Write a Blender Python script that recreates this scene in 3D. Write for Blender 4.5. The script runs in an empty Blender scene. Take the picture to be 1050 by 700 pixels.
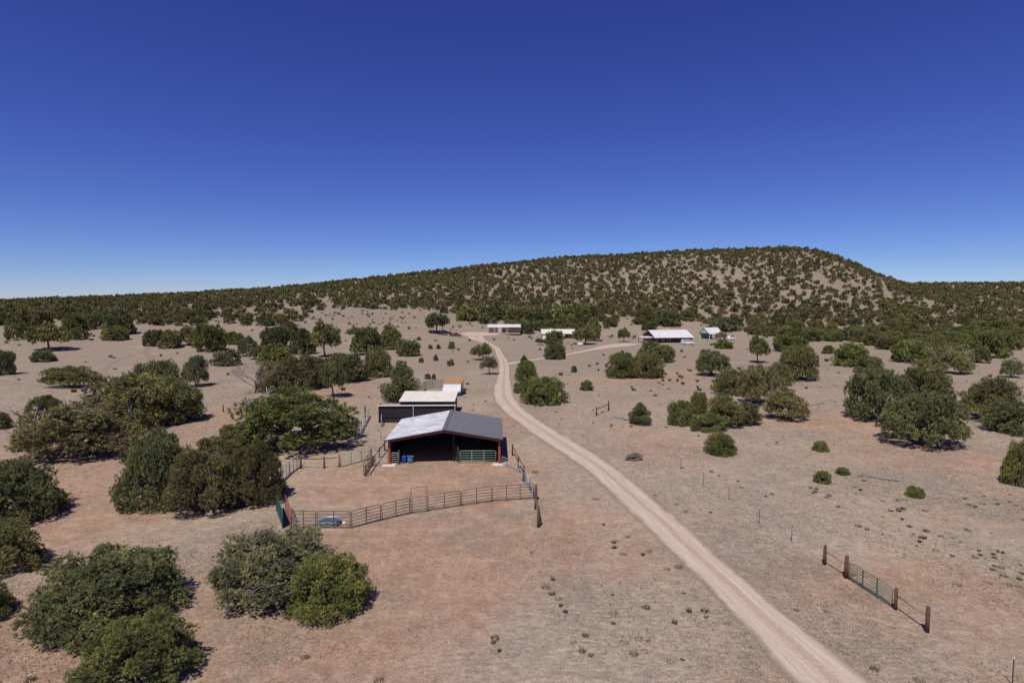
import bpy, math, random
import numpy as np
from mathutils import Vector, Matrix, noise as mnoise

rs = np.random.RandomState(7)
random.seed(7)
scene = bpy.context.scene
col = scene.collection
PI = math.pi

# ------------------------------------------------------------------ camera
F = 588.0; PW, PH = 1050.0, 700.0
PITCH = math.radians(4.28); CAMH = 20.0
cam_d = bpy.data.cameras.new('camera'); cam = bpy.data.objects.new('camera', cam_d); col.objects.link(cam)
cam_d.sensor_width = 36; cam_d.lens = F/PW*36; cam_d.clip_end = 20000; cam_d.clip_start = 0.5
cam.location = (0, 0, CAMH); cam.rotation_euler = (PI/2-PITCH, 0, 0)
scene.camera = cam
CP, SP = math.cos(PITCH), math.sin(PITCH)

# ------------------------------------------------------------------ terrain
_tab = rs.rand(256, 256)
def vnoise(x, y):
    x = np.asarray(x, float); y = np.asarray(y, float)
    xi = np.floor(x).astype(int); yi = np.floor(y).astype(int)
    fx = x-xi; fy = y-yi
    fx = fx*fx*(3-2*fx); fy = fy*fy*(3-2*fy)
    a = _tab[xi & 255, yi & 255]; b = _tab[(xi+1) & 255, yi & 255]
    c = _tab[xi & 255, (yi+1) & 255]; d = _tab[(xi+1) & 255, (yi+1) & 255]
    return (a*(1-fx)+b*fx)*(1-fy)+(c*(1-fx)+d*fx)*fy
def fbm(x, y, o=4):
    s = 0; a = .5; t = 0
    for i in range(o):
        s = s+a*vnoise(x*2**i+17*i, y*2**i+31*i); t += a; a *= .5
    return s/t
YR = 620.0
_sky = [(-500,315),(-200,313),(0,310),(100,306),(170,303.5),(260,298),(350,290),(450,278),(525,270),(600,263.5),(700,258.5),(780,255.5),
        (812,254),(832,256),(850,261),(870,268),(895,280),(920,289.5),(945,296),(1000,300),(1050,303),(1300,310),(1700,314)]
_px = np.array([p for p, s in _sky], float); _ps = np.array([s for p, s in _sky], float)
def elev_tan(px, py):                     # exact pinhole: ray slope for a pixel
    v = (np.asarray(py, float)-PH/2)/F
    fwd = CP - v*SP; up = -SP - v*CP
    return up/fwd, (np.asarray(px, float)-PW/2)/F/fwd
_t, _u = elev_tan(_px, _ps)
_gx = np.linspace(-1400, 1500, 1200)
_gh = np.interp(_gx, _u*YR, CAMH+_t*YR)
_k = np.hanning(17); _k /= _k.sum()
_gh = np.convolve(np.pad(_gh, 8, mode='edge'), _k, mode='valid')
def tz(x, y):
    x = np.asarray(x, float); y = np.asarray(y, float)
    H = np.interp(x*YR/np.clip(y, 260, YR), _gx, _gh)
    yb = np.interp(x, [-600,-200,-110,0,150,306,450,700], [110,120,190,300,312,300,255,240])
    t = (y-yb)/(YR-yb)
    tc = np.clip(t, 0, 1)
    s = .5*tc+.5*tc*tc*(3-2*tc)
    s = s - .03*np.exp(-((tc-.0)/.06)**2)*0
    z = H*s
    z = z - np.clip(y-YR, 0, 900)*0.03*np.clip(H/60, 0, 1)
    w = np.clip((y-yb-10)/120, 0, 1)
    z = z + w*(1-.75*np.clip((tc-.8)/.2, 0, 1))*(fbm(x/60, y/90, 4)-.5)*7
    m = np.clip((x-520)/160, 0, 1)*np.clip((y-860)/240, 0, 1)
    m = m*m*(3-2*m)
    z = z + m*np.clip(48-H*.9, 0, 60)
    # gentle near relief
    near = np.clip((np.hypot(x+8, y-62)-28)/30, 0, 1)
    z = z + near*(fbm(x/28+5, y/28, 3)-.5)*.35
    return z
def project(x, y, z):
    dz = np.asarray(z)-CAMH
    f = CP*y - SP*dz; u = SP*y + CP*dz
    return PW/2+F*x/f, PH/2-F*u/f
_D = np.concatenate([np.arange(8, 400, .1), np.arange(400, 1500, .5)])
def gp(px, py, h=0.0):                    # ground point seen at a photograph pixel
    t, u = elev_tan(px, py)
    zr = CAMH+t*_D
    g = tz(u*_D, _D)+h
    i = int(np.argmax(zr < g))
    if zr[i] >= g[i]: i = len(_D)-1
    d = _D[i]
    return Vector((float(u*d), float(d), float(tz(u*d, d))))
def gr(x, y): return float(tz(x, y))

# ------------------------------------------------------------------ materials
class NT:
    def __init__(s, name):
        s.m = bpy.data.materials.new(name); s.m.use_nodes = True
        s.t = s.m.node_tree; s.n = s.t.nodes; s.b = s.n['Principled BSDF']; s.out = s.n['Material Output']
    def node(s, ty, **kw):
        n = s.n.new(ty)
        for k, v in kw.items():
            if k.startswith('i_'): n.inputs[k[2:].replace('_', ' ')].default_value = v
            else: setattr(n, k, v)
        return n
    def link(s, a, b): s.t.links.new(a, b)
    def noise(s, vec, scale, detail=4, rough=.6):
        n = s.node('ShaderNodeTexNoise'); n.inputs['Scale'].default_value = scale
        n.inputs['Detail'].default_value = detail; n.inputs['Roughness'].default_value = rough
        if vec is not None: s.link(vec, n.inputs['Vector'])
        return n.outputs['Fac']
    def ramp(s, fac, stops):
        r = s.node('ShaderNodeValToRGB'); e = r.color_ramp.elements
        e[0].position, e[0].color = stops[0][0], (*stops[0][1], 1)
        e[1].position, e[1].color = stops[-1][0], (*stops[-1][1], 1)
        for p, c in stops[1:-1]:
            x = e.new(p); x.color = (*c, 1)
        s.link(fac, r.inputs['Fac']); return r.outputs['Color']
    def mapr(s, fac, a, b, c=0, d=1):
        r = s.node('ShaderNodeMapRange'); s.link(fac, r.inputs['Value'])
        for k, v in zip(('From Min','From Max','To Min','To Max'), (a, b, c, d)): r.inputs[k].default_value = v
        return r.outputs['Result']
    def mix(s, fac, a, b, blend='MIX'):
        r = s.node('ShaderNodeMix', data_type='RGBA', blend_type=blend)
        for sock, v in ((r.inputs[0], fac), (r.inputs[6], a), (r.inputs[7], b)):
            if hasattr(v, 'links'): s.link(v, sock)
            elif isinstance(v, tuple): sock.default_value = (*v, 1)
            else: sock.default_value = v
        return r.outputs[2]
    def math(s, op, a, b=0.0):
        r = s.node('ShaderNodeMath', operation=op)
        for sock, v in ((r.inputs[0], a), (r.inputs[1], b)):
            if hasattr(v, 'links'): s.link(v, sock)
            else: sock.default_value = v
        return r.outputs[0]
    def bump(s, h, strength=.5, dist=.05):
        b = s.node('ShaderNodeBump'); b.inputs['Strength'].default_value = strength; b.inputs['Distance'].default_value = dist
        s.link(h, b.inputs['Height']); s.link(b.outputs['Normal'], s.b.inputs['Normal'])
    def pos(s): return s.node('ShaderNodeNewGeometry').outputs['Position']
    def obj(s): return s.node('ShaderNodeTexCoord').outputs['Object']

def plain(name, c, rough=.7, metal=0.0, var=.18, scale=3.0, spec=.3, bump=0):
    t = NT(name)
    f = t.noise(t.obj(), scale, 5, .65)
    f2 = t.noise(t.obj(), scale*9, 3, .6)
    f = t.math('ADD', t.math('MULTIPLY', f, .7), t.math('MULTIPLY', f2, .3))
    lo = tuple(x*(1-var*1.6) for x in c); hi = tuple(min(1, x*(1+var)) for x in c)
    t.link(t.ramp(f, [(.3, lo), (.7, hi)]), t.b.inputs['Base Color'])
    t.b.inputs['Roughness'].default_value = rough; t.b.inputs['Metallic'].default_value = metal
    t.b.inputs['Specular IOR Level'].default_value = spec
    if bump: t.bump(f2, bump, .02)
    return t.m

def mat_ground():
    t = NT('dry_soil'); P = t.pos()
    big = t.noise(P, .045, 6, .62); mid = t.noise(P, .32, 6, .7)
    fine = t.noise(P, 2.6, 6, .75); grit = t.noise(P, 11, 4, .7)
    st = t.node('ShaderNodeMapping'); st.inputs['Scale'].default_value = (.7, 2.6, 1); st.inputs['Rotation'].default_value = (0, 0, .15)
    t.link(P, st.inputs['Vector']); streak = t.noise(st.outputs['Vector'], 1.3, 6, .75)
    at = t.node('ShaderNodeAttribute', attribute_name='bare').outputs['Fac']
    soil = t.ramp(t.math('ADD', t.math('MULTIPLY', mid, .55), t.math('MULTIPLY', fine, .45)), [(.3, (.215,.125,.080)), (.48, (.345,.212,.145)), (.66, (.475,.318,.225))])
    orange = t.ramp(fine, [(.3, (.37,.20,.11)), (.7, (.52,.32,.19))])
    grass = t.ramp(t.math('ADD', t.math('MULTIPLY', streak, .6), t.math('MULTIPLY', fine, .4)), [(.30, (.135,.105,.078)), (.42, (.27,.210,.162)), (.52, (.375,.298,.232)), (.66, (.53,.44,.355))])
    k = t.math('ADD', t.math('MULTIPLY', big, .9), t.math('MULTIPLY', mid, .55))
    k = t.math('ADD', k, t.math('MULTIPLY', fine, .35))
    k = t.math('SUBTRACT', k, at)                  # bare ground pulls the grass away
    c = t.mix(t.mapr(k, .60, .96), soil, grass)
    big2 = t.noise(P, .11, 5, .6)
    c = t.mix(t.mapr(big2, .54, .70, 0, .40), c, orange)
    mottle = t.noise(P, .9, 6, .8)
    sep = t.node('ShaderNodeSeparateXYZ'); t.link(P, sep.inputs[0])
    hs = t.mix(t.noise(P, .35, 6, .75), (.105,.082,.060), (.24,.185,.137))
    c = t.mix(t.mapr(sep.outputs['Z'], 1.0, 9.0, 0, .85), c, hs)
    gs = t.mix(t.mapr(mottle, .38, .62), (.135,.110,.083), (.30,.24,.182))
    far = t.math('MULTIPLY', t.mapr(sep.outputs['Y'], 85, 170, 0, .68), t.mapr(at, .05, .35, 1, 0))
    c = t.mix(far, c, gs)
    zone = t.noise(P, .075, 7, .72)
    c = t.mix(t.mapr(zone, .47, .60, 0, .62), c, t.mix(t.mapr(fine, .35, .65), (.13,.105,.085), (.33,.27,.22)))
    c = t.mix(t.mapr(zone, .44, .34, 0, .45), c, t.mix(t.mapr(fine, .35, .65), (.34,.215,.145), (.54,.38,.275)))
    c = t.mix(t.mapr(mottle, .50, .64, 0, .45), c, (.22,.17,.128))
    c = t.mix(t.mapr(mottle, .50, .36, 0, .40), c, (.54,.42,.32))
    g2 = t.noise(P, 5.5, 5, .8)
    c = t.mix(t.mapr(g2, .55, .64, 0, .6), c, (.15,.125,.085))
    c = t.mix(t.mapr(g2, .43, .36, 0, .45), c, (.62,.53,.43))
    c = t.mix(t.mapr(grit, .56, .68, 0, .55), c, (.13,.105,.075))
    c = t.mix(t.mapr(grit, .44, .34, 0, .35), c, (.52,.46,.39))
    c = t.mix(1.0, c, (1.01,1.005,.945), 'MULTIPLY')
    t.link(c, t.b.inputs['Base Color']); t.b.inputs['Roughness'].default_value = .95
    t.b.inputs['Specular IOR Level'].default_value = .1
    h = t.math('ADD', t.math('MULTIPLY', fine, .7), t.math('MULTIPLY', grit, .3))
    h = t.math('ADD', h, streak)
    t.bump(h, .8, .14)
    return t.m
def mat_road():
    t = NT('road_dust'); P = t.pos()
    u = t.node('ShaderNodeAttribute', attribute_name='u').outputs['Fac']
    au = t.math('ABSOLUTE', u)
    mid = t.noise(P, .5, 5, .6); fine = t.noise(P, 4, 5, .7); grit = t.noise(P, 20, 3, .7)
    dust = t.ramp(fine, [(.25, (.44,.35,.265)), (.75, (.57,.47,.37))])
    soil = t.ramp(fine, [(.3, (.30,.205,.145)), (.7, (.44,.31,.225))])
    vv = t.node('ShaderNodeAttribute', attribute_name='v').outputs['Fac']
    cmb = t.node('ShaderNodeCombineXYZ'); t.link(t.math('MULTIPLY', u, 4.5), cmb.inputs[0]); t.link(t.math('MULTIPLY', vv, .10), cmb.inputs[1])
    rut = t.noise(cmb.outputs[0], 1.6, 5, .7)
    dust = t.mix(t.mapr(rut, .38, .66, 0, .55), dust, (.34,.26,.19))
    dust = t.mix(t.mapr(rut, .48, .30, 0, .45), dust, (.64,.54,.44))
    wob = t.math('MULTIPLY', t.math('SUBTRACT', mid, .5), .55)
    crown = t.math('ADD', t.math('ABSOLUTE', t.math('SUBTRACT', u, .06)), t.math('MULTIPLY', t.math('SUBTRACT', fine, .5), .35))
    cm = t.mapr(crown, .04, .26, .75, 0)
    c = t.mix(cm, dust, soil)
    em = t.mapr(t.math('ADD', au, wob), .66, 1.0, 0, .7)
    c = t.mix(em, c, soil)
    c = t.mix(t.mapr(grit, .62, .74, 0, .3), c, (.3,.24,.19))
    t.link(c, t.b.inputs['Base Color']); t.b.inputs['Roughness'].default_value = .95
    t.b.inputs['Specular IOR Level'].default_value = .1
    edge = t.math('ADD', au, t.math('ADD', wob, t.math('MULTIPLY', t.math('SUBTRACT', fine, .5), .45)))
    am = t.mapr(t.math('ADD', edge, t.math('MULTIPLY', t.math('SUBTRACT', grit, .5), .35)), .78, 1.14, 1, 0)
    t.link(am, t.b.inputs['Alpha'])
    t.bump(t.math('ADD', fine, t.math('MULTIPLY', grit, .4)), .35, .05)
    return t.m
def mat_leaf():
    t = NT('needle_foliage')
    tone = t.node('ShaderNodeAttribute', attribute_name='tone').outputs['Fac']
    oi = t.node('ShaderNodeObjectInfo')
    n = t.noise(t.obj(), .55, 3, .6)
    k = t.math('ADD', t.math('MULTIPLY', tone, .75), t.math('MULTIPLY', n, .35))
    c = t.ramp(k, [(.15, (.42,.42,.42)), (.42, (.85,.85,.85)), (.66, (1.3,1.27,1.1)), (.92, (2.1,1.95,1.4))])
    c = t.mix(1.0, oi.outputs['Color'], c, 'MULTIPLY')
    br = t.mapr(oi.outputs['Random'], 0, 1, .82, 1.18)
    c = t.mix(1.0, c, br, 'MULTIPLY')
    t.link(c, t.b.inputs['Base Color']); t.b.inputs['Roughness'].default_value = .85
    t.b.inputs['Specular IOR Level'].default_value = .08
    return t.m
def mat_scatter():
    t = NT('far_foliage')
    a = t.node('ShaderNodeAttribute', attribute_name='treecol').outputs['Color']
    tone = t.node('ShaderNodeAttribute', attribute_name='tone').outputs['Fac']
    c = t.ramp(tone, [(.1, (.5,.5,.5)), (.5, (1.05,1.05,1.0)), (.95, (1.9,1.8,1.4))])
    c = t.mix(1.0, a, c, 'MULTIPLY')
    t.link(c, t.b.inputs['Base Color']); t.b.inputs['Roughness'].default_value = .9
    t.b.inputs['Specular IOR Level'].default_value = .05
    return t.m
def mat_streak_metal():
    t = NT('weathered_sheet_painted_sheen')
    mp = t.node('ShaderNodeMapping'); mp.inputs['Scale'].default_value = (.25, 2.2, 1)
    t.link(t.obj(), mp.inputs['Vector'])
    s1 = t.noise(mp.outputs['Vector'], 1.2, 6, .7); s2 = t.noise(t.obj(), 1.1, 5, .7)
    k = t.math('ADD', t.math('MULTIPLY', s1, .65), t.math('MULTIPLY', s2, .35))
    c = t.ramp(k, [(.34, (.19,.19,.20)), (.46, (.36,.36,.37)), (.54, (.50,.50,.51)), (.64, (.66,.66,.665))])  # paleness is sun reflection put into the colour; the streaks are weathering
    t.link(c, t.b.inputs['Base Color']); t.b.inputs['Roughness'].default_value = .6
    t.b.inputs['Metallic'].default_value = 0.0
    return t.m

M = {}
M['ground'] = mat_ground(); M['road'] = mat_road(); M['leaf'] = mat_leaf(); M['scatter'] = mat_scatter()
M['bark'] = plain('juniper_bark', (.16,.125,.10), .9, var=.4, scale=6, bump=.6)
M['deadwood'] = plain('grey_dead_wood', (.30,.265,.24), .9, var=.35, scale=8)
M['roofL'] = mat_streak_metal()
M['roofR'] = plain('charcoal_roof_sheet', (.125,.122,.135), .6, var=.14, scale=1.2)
M['rust_red'] = plain('oxide_red_steel', (.33,.075,.045), .55, var=.25, scale=2)
M['charcoal'] = plain('charcoal_wall_sheet', (.024,.024,.030), .6, var=.2, scale=1.5)
M['charcoal2'] = plain('dark_brown_wall_sheet', (.030,.026,.030), .65, var=.25, scale=1.0)
M['galv'] = plain('galvanised_pipe', (.42,.43,.43), .5, var=.2, scale=4)
M['pipe'] = plain('grey_green_pipe', (.10,.115,.10), .55, var=.3, scale=5)
M['green'] = plain('green_gate_paint', (.10,.165,.115), .5, var=.25, scale=5)
M['palegreen'] = plain('faded_green_pipe', (.27,.38,.29), .55, var=.2, scale=5)
M['dkgreen'] = plain('dark_green_mesh', (.02,.10,.08), .6, var=.25, scale=5)
M['redpipe'] = plain('faded_red_pipe', (.32,.10,.08), .6, var=.3, scale=5)
M['wood'] = plain('old_timber', (.15,.095,.06), .9, var=.45, scale=7, bump=.5)
M['woodlight'] = plain('pale_timber', (.32,.23,.14), .9, var=.35, scale=7, bump=.5)
M['rustwood'] = plain('reddish_timber', (.15,.078,.05), .9, var=.45, scale=7, bump=.5)
M['concrete'] = plain('concrete', (.62,.57,.52), .9, var=.15, scale=4)
M['whiteroof'] = plain('white_roof_metal', (.62,.61,.58), .6, var=.16, scale=.6)
M['creamroof'] = plain('cream_roof_metal', (.66,.62,.52), .6, var=.12, scale=.8)
M['tanroof'] = plain('rusty_tan_roof', (.42,.24,.11), .8, var=.3, scale=1.5)
M['whitewall'] = plain('white_wall_sheet', (.76,.74,.68), .7, var=.08, scale=1.0)
M['adobe'] = plain('adobe_plaster', (.56,.44,.32), .9, var=.15, scale=1.0)
M['brownwall'] = plain('dark_brown_siding', (.10,.055,.042), .8, var=.25, scale=1.5)
M['redwall'] = plain('brick_red_siding', (.18,.05,.045), .8, var=.25, scale=1.5)
M['greenwall'] = plain('pale_green_sheet', (.42,.50,.45), .6, var=.12, scale=1.0)
M['glass'] = plain('window_glass', (.02,.025,.03), .12, var=.1, spec=.6)
M['blue'] = plain('blue_plastic', (.02,.06,.33), .35, var=.15)
M['ltblue'] = plain('light_blue_plastic', (.16,.34,.50), .4, var=.15)
M['trough'] = plain('dull_galvanised_tank', (.30,.33,.38), .45, var=.25, scale=3)
M['water'] = plain('trough_water', (.05,.07,.08), .05, var=.1, spec=.6)
M['carred'] = plain('maroon_car_paint', (.13,.015,.02), .25, var=.05, spec=.5)
M['carwhite'] = plain('white_car_paint', (.78,.78,.77), .3, var=.04, spec=.5)
M['cardark'] = plain('dark_car_paint', (.02,.022,.03), .25, var=.05, spec=.5)
M['rubber'] = plain('black_rubber', (.02,.02,.02), .8, var=.1)
M['stone'] = plain('pale_stone', (.36,.31,.27), .9, var=.3, scale=1)
M['grass'] = M['scatter']

# ------------------------------------------------------------------ builders
class MB:
    def __init__(s): s.v = []; s.f = []
    def add(s, vs, fs):
        o = len(s.v); s.v += [tuple(v) for v in vs]; s.f += [tuple(i+o for i in f) for f in fs]
    def box(s, x0, x1, y0, y1, z0, z1, M4=None):
        vs = [(x0,y0,z0),(x1,y0,z0),(x1,y1,z0),(x0,y1,z0),(x0,y0,z1),(x1,y0,z1),(x1,y1,z1),(x0,y1,z1)]
        if M4 is not None: vs = [M4 @ Vector(v) for v in vs]
        s.add(vs, [(3,2,1,0),(4,5,6,7),(0,1,5,4),(1,2,6,5),(2,3,7,6),(3,0,4,7)])
    def beam(s, a, b, w, h):                       # square bar from a to b
        a = Vector(a); b = Vector(b); d = (b-a).normalized()
        up = Vector((0,0,1)) if abs(d.z) < .95 else Vector((0,1,0))
        sx = d.cross(up).normalized(); sz = sx.cross(d).normalized()
        vs = []
        for p in (a, b):
            for i, j in ((-1,-1),(1,-1),(1,1),(-1,1)): vs.append(p+sx*i*w/2+sz*j*h/2)
        s.add(vs, [(0,1,2,3),(7,6,5,4),(0,4,5,1),(1,5,6,2),(2,6,7,3),(3,7,4,0)])
    def tube(s, pts, r, n=7, cap=True):
        pts = [Vector(p) for p in pts]
        rr = r if isinstance(r, (list, tuple)) else [r]*len(pts)
        o = len(s.v); prev = None
        for i, p in enumerate(pts):
            d = (pts[min(i+1, len(pts)-1)]-pts[max(i-1, 0)]).normalized()
            if prev is None:
                up = Vector((0,0,1)) if abs(d.z) < .9 else Vector((1,0,0))
                sx = d.cross(up).normalized()
            else: sx = (prev-d*prev.dot(d)).normalized()
            prev = sx; sy = d.cross(sx)
            for k in range(n):
                a = 2*PI*k/n; s.v.append(tuple(p+sx*math.cos(a)*rr[i]+sy*math.sin(a)*rr[i]))
        for i in range(len(pts)-1):
            for k in range(n):
                k2 = (k+1) % n
                s.f.append((o+i*n+k, o+i*n+k2, o+(i+1)*n+k2, o+(i+1)*n+k))
        if cap:
            s.f.append(tuple(o+k for k in range(n))[::-1]); e = o+(len(pts)-1)*n
            s.f.append(tuple(e+k for k in range(n)))
    def lathe(s, prof, c=(0,0,0), n=20, sx=1, sy=1):
        o = len(s.v)
        for r, z in prof:
            for k in range(n):
                a = 2*PI*k/n; s.v.append((c[0]+r*sx*math.cos(a), c[1]+r*sy*math.sin(a), c[2]+z))
        for i in range(len(prof)-1):
            for k in range(n):
                k2 = (k+1) % n; s.f.append((o+i*n+k, o+i*n+k2, o+(i+1)*n+k2, o+(i+1)*n+k))
        s.f.append(tuple(o+k for k in range(n))[::-1]); e = o+(len(prof)-1)*n
        s.f.append(tuple(e+k for k in range(n)))
    def build(s, name, mat, parent=None, smooth=False):
        me = bpy.data.meshes.new(name); me.from_pydata(s.v, [], s.f); me.materials.append(mat)
        if smooth: me.polygons.foreach_set('use_smooth', [True]*len(me.polygons))
        me.update()
        o = bpy.data.objects.new(name, me); col.objects.link(o)
        if parent: o.parent = parent
        return o
def np_mesh(name, V, Fc, mat, attrs={}):
    me = bpy.data.meshes.new(name); n = Fc.shape[1]
    me.vertices.add(len(V)); me.vertices.foreach_set('co', V.astype(np.float32).ravel())
    me.loops.add(Fc.size); me.loops.foreach_set('vertex_index', Fc.astype(np.int32).ravel())
    me.polygons.add(len(Fc)); me.polygons.foreach_set('loop_start', np.arange(0, Fc.size, n, dtype=np.int32))
    me.polygons.foreach_set('loop_total', np.full(len(Fc), n, dtype=np.int32))
    for k, a in attrs.items():
        if a.ndim == 1:
            at = me.attributes.new(k, 'FLOAT', 'POINT'); at.data.foreach_set('value', a.astype(np.float32))
        else:
            at = me.attributes.new(k, 'FLOAT_COLOR', 'POINT')
            at.data.foreach_set('color', np.c_[a, np.ones(len(a))].astype(np.float32).ravel())
    me.update(calc_edges=True); me.validate(); me.materials.append(mat)
    return me
def link(name, me, parent=None):
    o = bpy.data.objects.new(name, me); col.objects.link(o)
    if parent: o.parent = parent
    return o
def tag(o, label, cat, group=None):
    o['label'] = label; o['category'] = cat
    if group: o['group'] = group
    return o
def thing(name, label, cat, loc=(0,0,0), rz=0, group=None):
    o = bpy.data.objects.new(name, None); col.objects.link(o); o.empty_display_size = .3
    o.location = loc; o.rotation_euler = (0,0,rz)
    return tag(o, label, cat, group)
def copy_tree(o, parent=None):
    c = o.copy(); col.objects.link(c); c.parent = parent
    for ch in list(o.children): copy_tree(ch, c)
    return c

# ------------------------------------------------------------------ ground sheet
def sinh_axis(n, a, lim0, lim1):
    k = np.linspace(math.asinh(lim0/a), math.asinh(lim1/a), n); return a*np.sinh(k)
gxs = sinh_axis(560, 45, -6000, 6000)
gys = 60+sinh_axis(640, 45, -400, 9000)
GX, GY = np.meshgrid(gxs, gys)
GZ = tz(GX, GY)
bare = np.zeros_like(GX)
def blob(pxy, rx, ry, amt):
    global bare
    p = gp(*pxy)
    bare = bare + amt*np.exp(-((GX-p.x)/rx)**2-((GY-p.y)/ry)**2)
blob((430,500), 11, 8, .55); blob((400,600), 10, 7, .38); blob((330,660), 9, 5, .3); blob((520,600), 8, 7, .2)
blob((100,520), 9, 9, .42); blob((150,480), 12, 10, .35); blob((500,440), 7, 12, .4); blob((350,400), 8, 8, .5)
blob((450,550), 12, 5, .4); blob((225,430), 12, 14, .35); blob((700,460), 8, 5, .25); blob((610,390), 12, 9, .25)
blob((690,385), 12, 12, .35); blob((860,430), 20, 8, .3); blob((960,470), 14, 6, .2); blob((60,470), 8, 10, .3)
blob((845,590), 4, 3, .3); blob((980,600), 6, 4, .25); blob((560,620), 6, 5, -.15); blob((680,500), 6, 6, -.25)
blob((700,640), 6, 5, -.2); blob((520,660), 7, 4, -.15); blob((900,560), 10, 5, -.2); blob((480,390), 15, 18, -.2); blob((560,450), 4, 7, -.3)
blob((470,480), 9, 3, .5); blob((30,650), 6, 6, .4); blob((240,640), 5, 5, .3)
V = np.c_[GX.ravel(), GY.ravel(), GZ.ravel()]
ny, nx = GX.shape
idx = np.arange(nx*ny).reshape(ny, nx)
Q = np.stack([idx[:-1,:-1], idx[:-1,1:], idx[1:,1:], idx[1:,:-1]], -1).reshape(-1, 4)
me = np_mesh('ground', V, Q, M['ground'], {'bare': bare.ravel()})
me.polygons.foreach_set('use_smooth', [True]*len(me.polygons))
g = link('ground', me); g['kind'] = 'structure'

# ------------------------------------------------------------------ road and paths
def ribbon(name, rows, lift, step=.5, mat=None):
    """rows: (left px, right px, y px) -> sheet draped on the ground"""
    L = [gp(l, y) for l, r, y in rows]; R = [gp(r, y) for l, r, y in rows]
    ptsL = []; ptsR = []
    # smooth resample by Catmull-Rom
    def cr(P, i, t):
        p0 = P[max(i-1, 0)]; p1 = P[i]; p2 = P[i+1]; p3 = P[min(i+2, len(P)-1)]
        return .5*((2*p1)+(p2-p0)*t+(2*p0-5*p1+4*p2-p3)*t*t+(3*p1-p0-3*p2+p3)*t**3)
    for i in range(len(L)-1):
        n = max(2, int((L[i+1]-L[i]).length/step))
        for k in range(n):
            ptsL.append(cr(L, i, k/n)); ptsR.append(cr(R, i, k/n))
    ptsL.append(L[-1]); ptsR.append(R[-1])
    A = np.array([p[:2] for p in ptsL]); B = np.array([p[:2] for p in ptsR])
    us = np.linspace(-1.25, 1.25, 13)
    X = (A[:,None,0]+B[:,None,0])/2+us[None,:]*(B-A)[:,None,0]/2
    Y = (A[:,None,1]+B[:,None,1])/2+us[None,:]*(B-A)[:,None,1]/2
    Z = tz(X, Y)+lift+.02*np.clip(Y/100, 0, 3)-0.05*np.exp(-((np.abs(us)-.5)/.2)**2)[None,:]*0
    V = np.c_[X.ravel(), Y.ravel(), Z.ravel()]; m, n = X.shape
    idx = np.arange(m*n).reshape(m, n)
    Q = np.stack([idx[:-1,:-1], idx[:-1,1:], idx[1:,1:], idx[1:,:-1]], -1).reshape(-1, 4)
    me = np_mesh(name, V, Q, mat or M['road'], {'u': np.tile(us, m), 'v': np.repeat(np.r_[0, np.cumsum(np.hypot(np.diff(X[:,4]), np.diff(Y[:,4])))], len(us))})
    me.polygons.foreach_set('use_smooth', [True]*len(me.polygons))
    o = link(name, me); o['kind'] = 'structure'
    return np.array([((a+b)/2)[:2] for a, b in zip(ptsL, ptsR)]), np.array([(a-b).length/2 for a, b in zip(ptsL, ptsR)])
road_rows = [(1085,1225,960),(990,1112,870),(905,1015,790),(857,945,740),(813,893,700),(769,832,650),(748,803,628),(724,771,600),(702,748,580),(681,725,560),(662,704,540),
             (641,680,520),(620,657,500),(598,632,480),(568,602,460),(539,568,440),(516,541,422),(506,528,408),(505.5,525.5,398),(509,523.5,388),
             (511,523,379),(511,521.5,371),(508.5,516.5,364),(505.5,512,357),(497,505,352.5),(486,499,349),(478,497,345.5),(474,498,342.8)]
rc, rw = ribbon('road', road_rows, .02)
def path_px(name, pts, w, lift=.03, mat=None):
    """centre line pixels + half width in metres"""
    P = [gp(*p) for p in pts]
    out = []
    for i in range(len(P)-1):
        n = max(2, int((P[i+1]-P[i]).length/.7))
        for k in range(n):
            t = k/n; p0 = P[max(i-1,0)]; p1 = P[i]; p2 = P[i+1]; p3 = P[min(i+2,len(P)-1)]
            out.append(.5*((2*p1)+(p2-p0)*t+(2*p0-5*p1+4*p2-p3)*t*t+(3*p1-p0-3*p2+p3)*t**3))
    out.append(P[-1]); C = np.array([p[:2] for p in out])
    T = np.gradient(C, axis=0); T /= np.linalg.norm(T, axis=1)[:,None]+1e-9
    N = np.c_[-T[:,1], T[:,0]]
    W = np.interp(np.linspace(0, 1, len(C)), np.linspace(0, 1, len(w)), w) if hasattr(w, '__len__') else np.full(len(C), w)
    us = np.linspace(-1.2, 1.2, 9)
    X = C[:,None,0]+N[:,None,0]*us[None,:]*W[:,None]; Y = C[:,None,1]+N[:,None,1]*us[None,:]*W[:,None]
    Z = tz(X, Y)+lift+.02*np.clip(Y/100, 0, 3)
    V = np.c_[X.ravel(), Y.ravel(), Z.ravel()]; m, n = X.shape
    idx = np.arange(m*n).reshape(m, n)
    Q = np.stack([idx[:-1,:-1], idx[:-1,1:], idx[1:,1:], idx[1:,:-1]], -1).reshape(-1, 4)
    me = np_mesh(name, V, Q, mat or M['road'], {'u': np.tile(us, m), 'v': np.repeat(np.r_[0, np.cumsum(np.hypot(np.diff(X[:,4]), np.diff(Y[:,4])))], len(us))})
    o = link(name, me); o['kind'] = 'structure'
    return C, W
p1c, p1w = path_px('driveway', [(516,374),(530,371.5),(545,369.4),(562,367),(582,363.5),(605,359),(625,355.5),(640,353.4),(652,352.6)],
                   [2.0,1.5,1.5,1.5,1.6,2.0,4.0,6.5,5.0], .034)
p2c, p2w = path_px('yard', [(474,343.4),(490,342.6),(510,342.3),(528,342.6)], [4.5,6,3,2], .048)
M['trail'] = NT('trail_soil')
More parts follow.
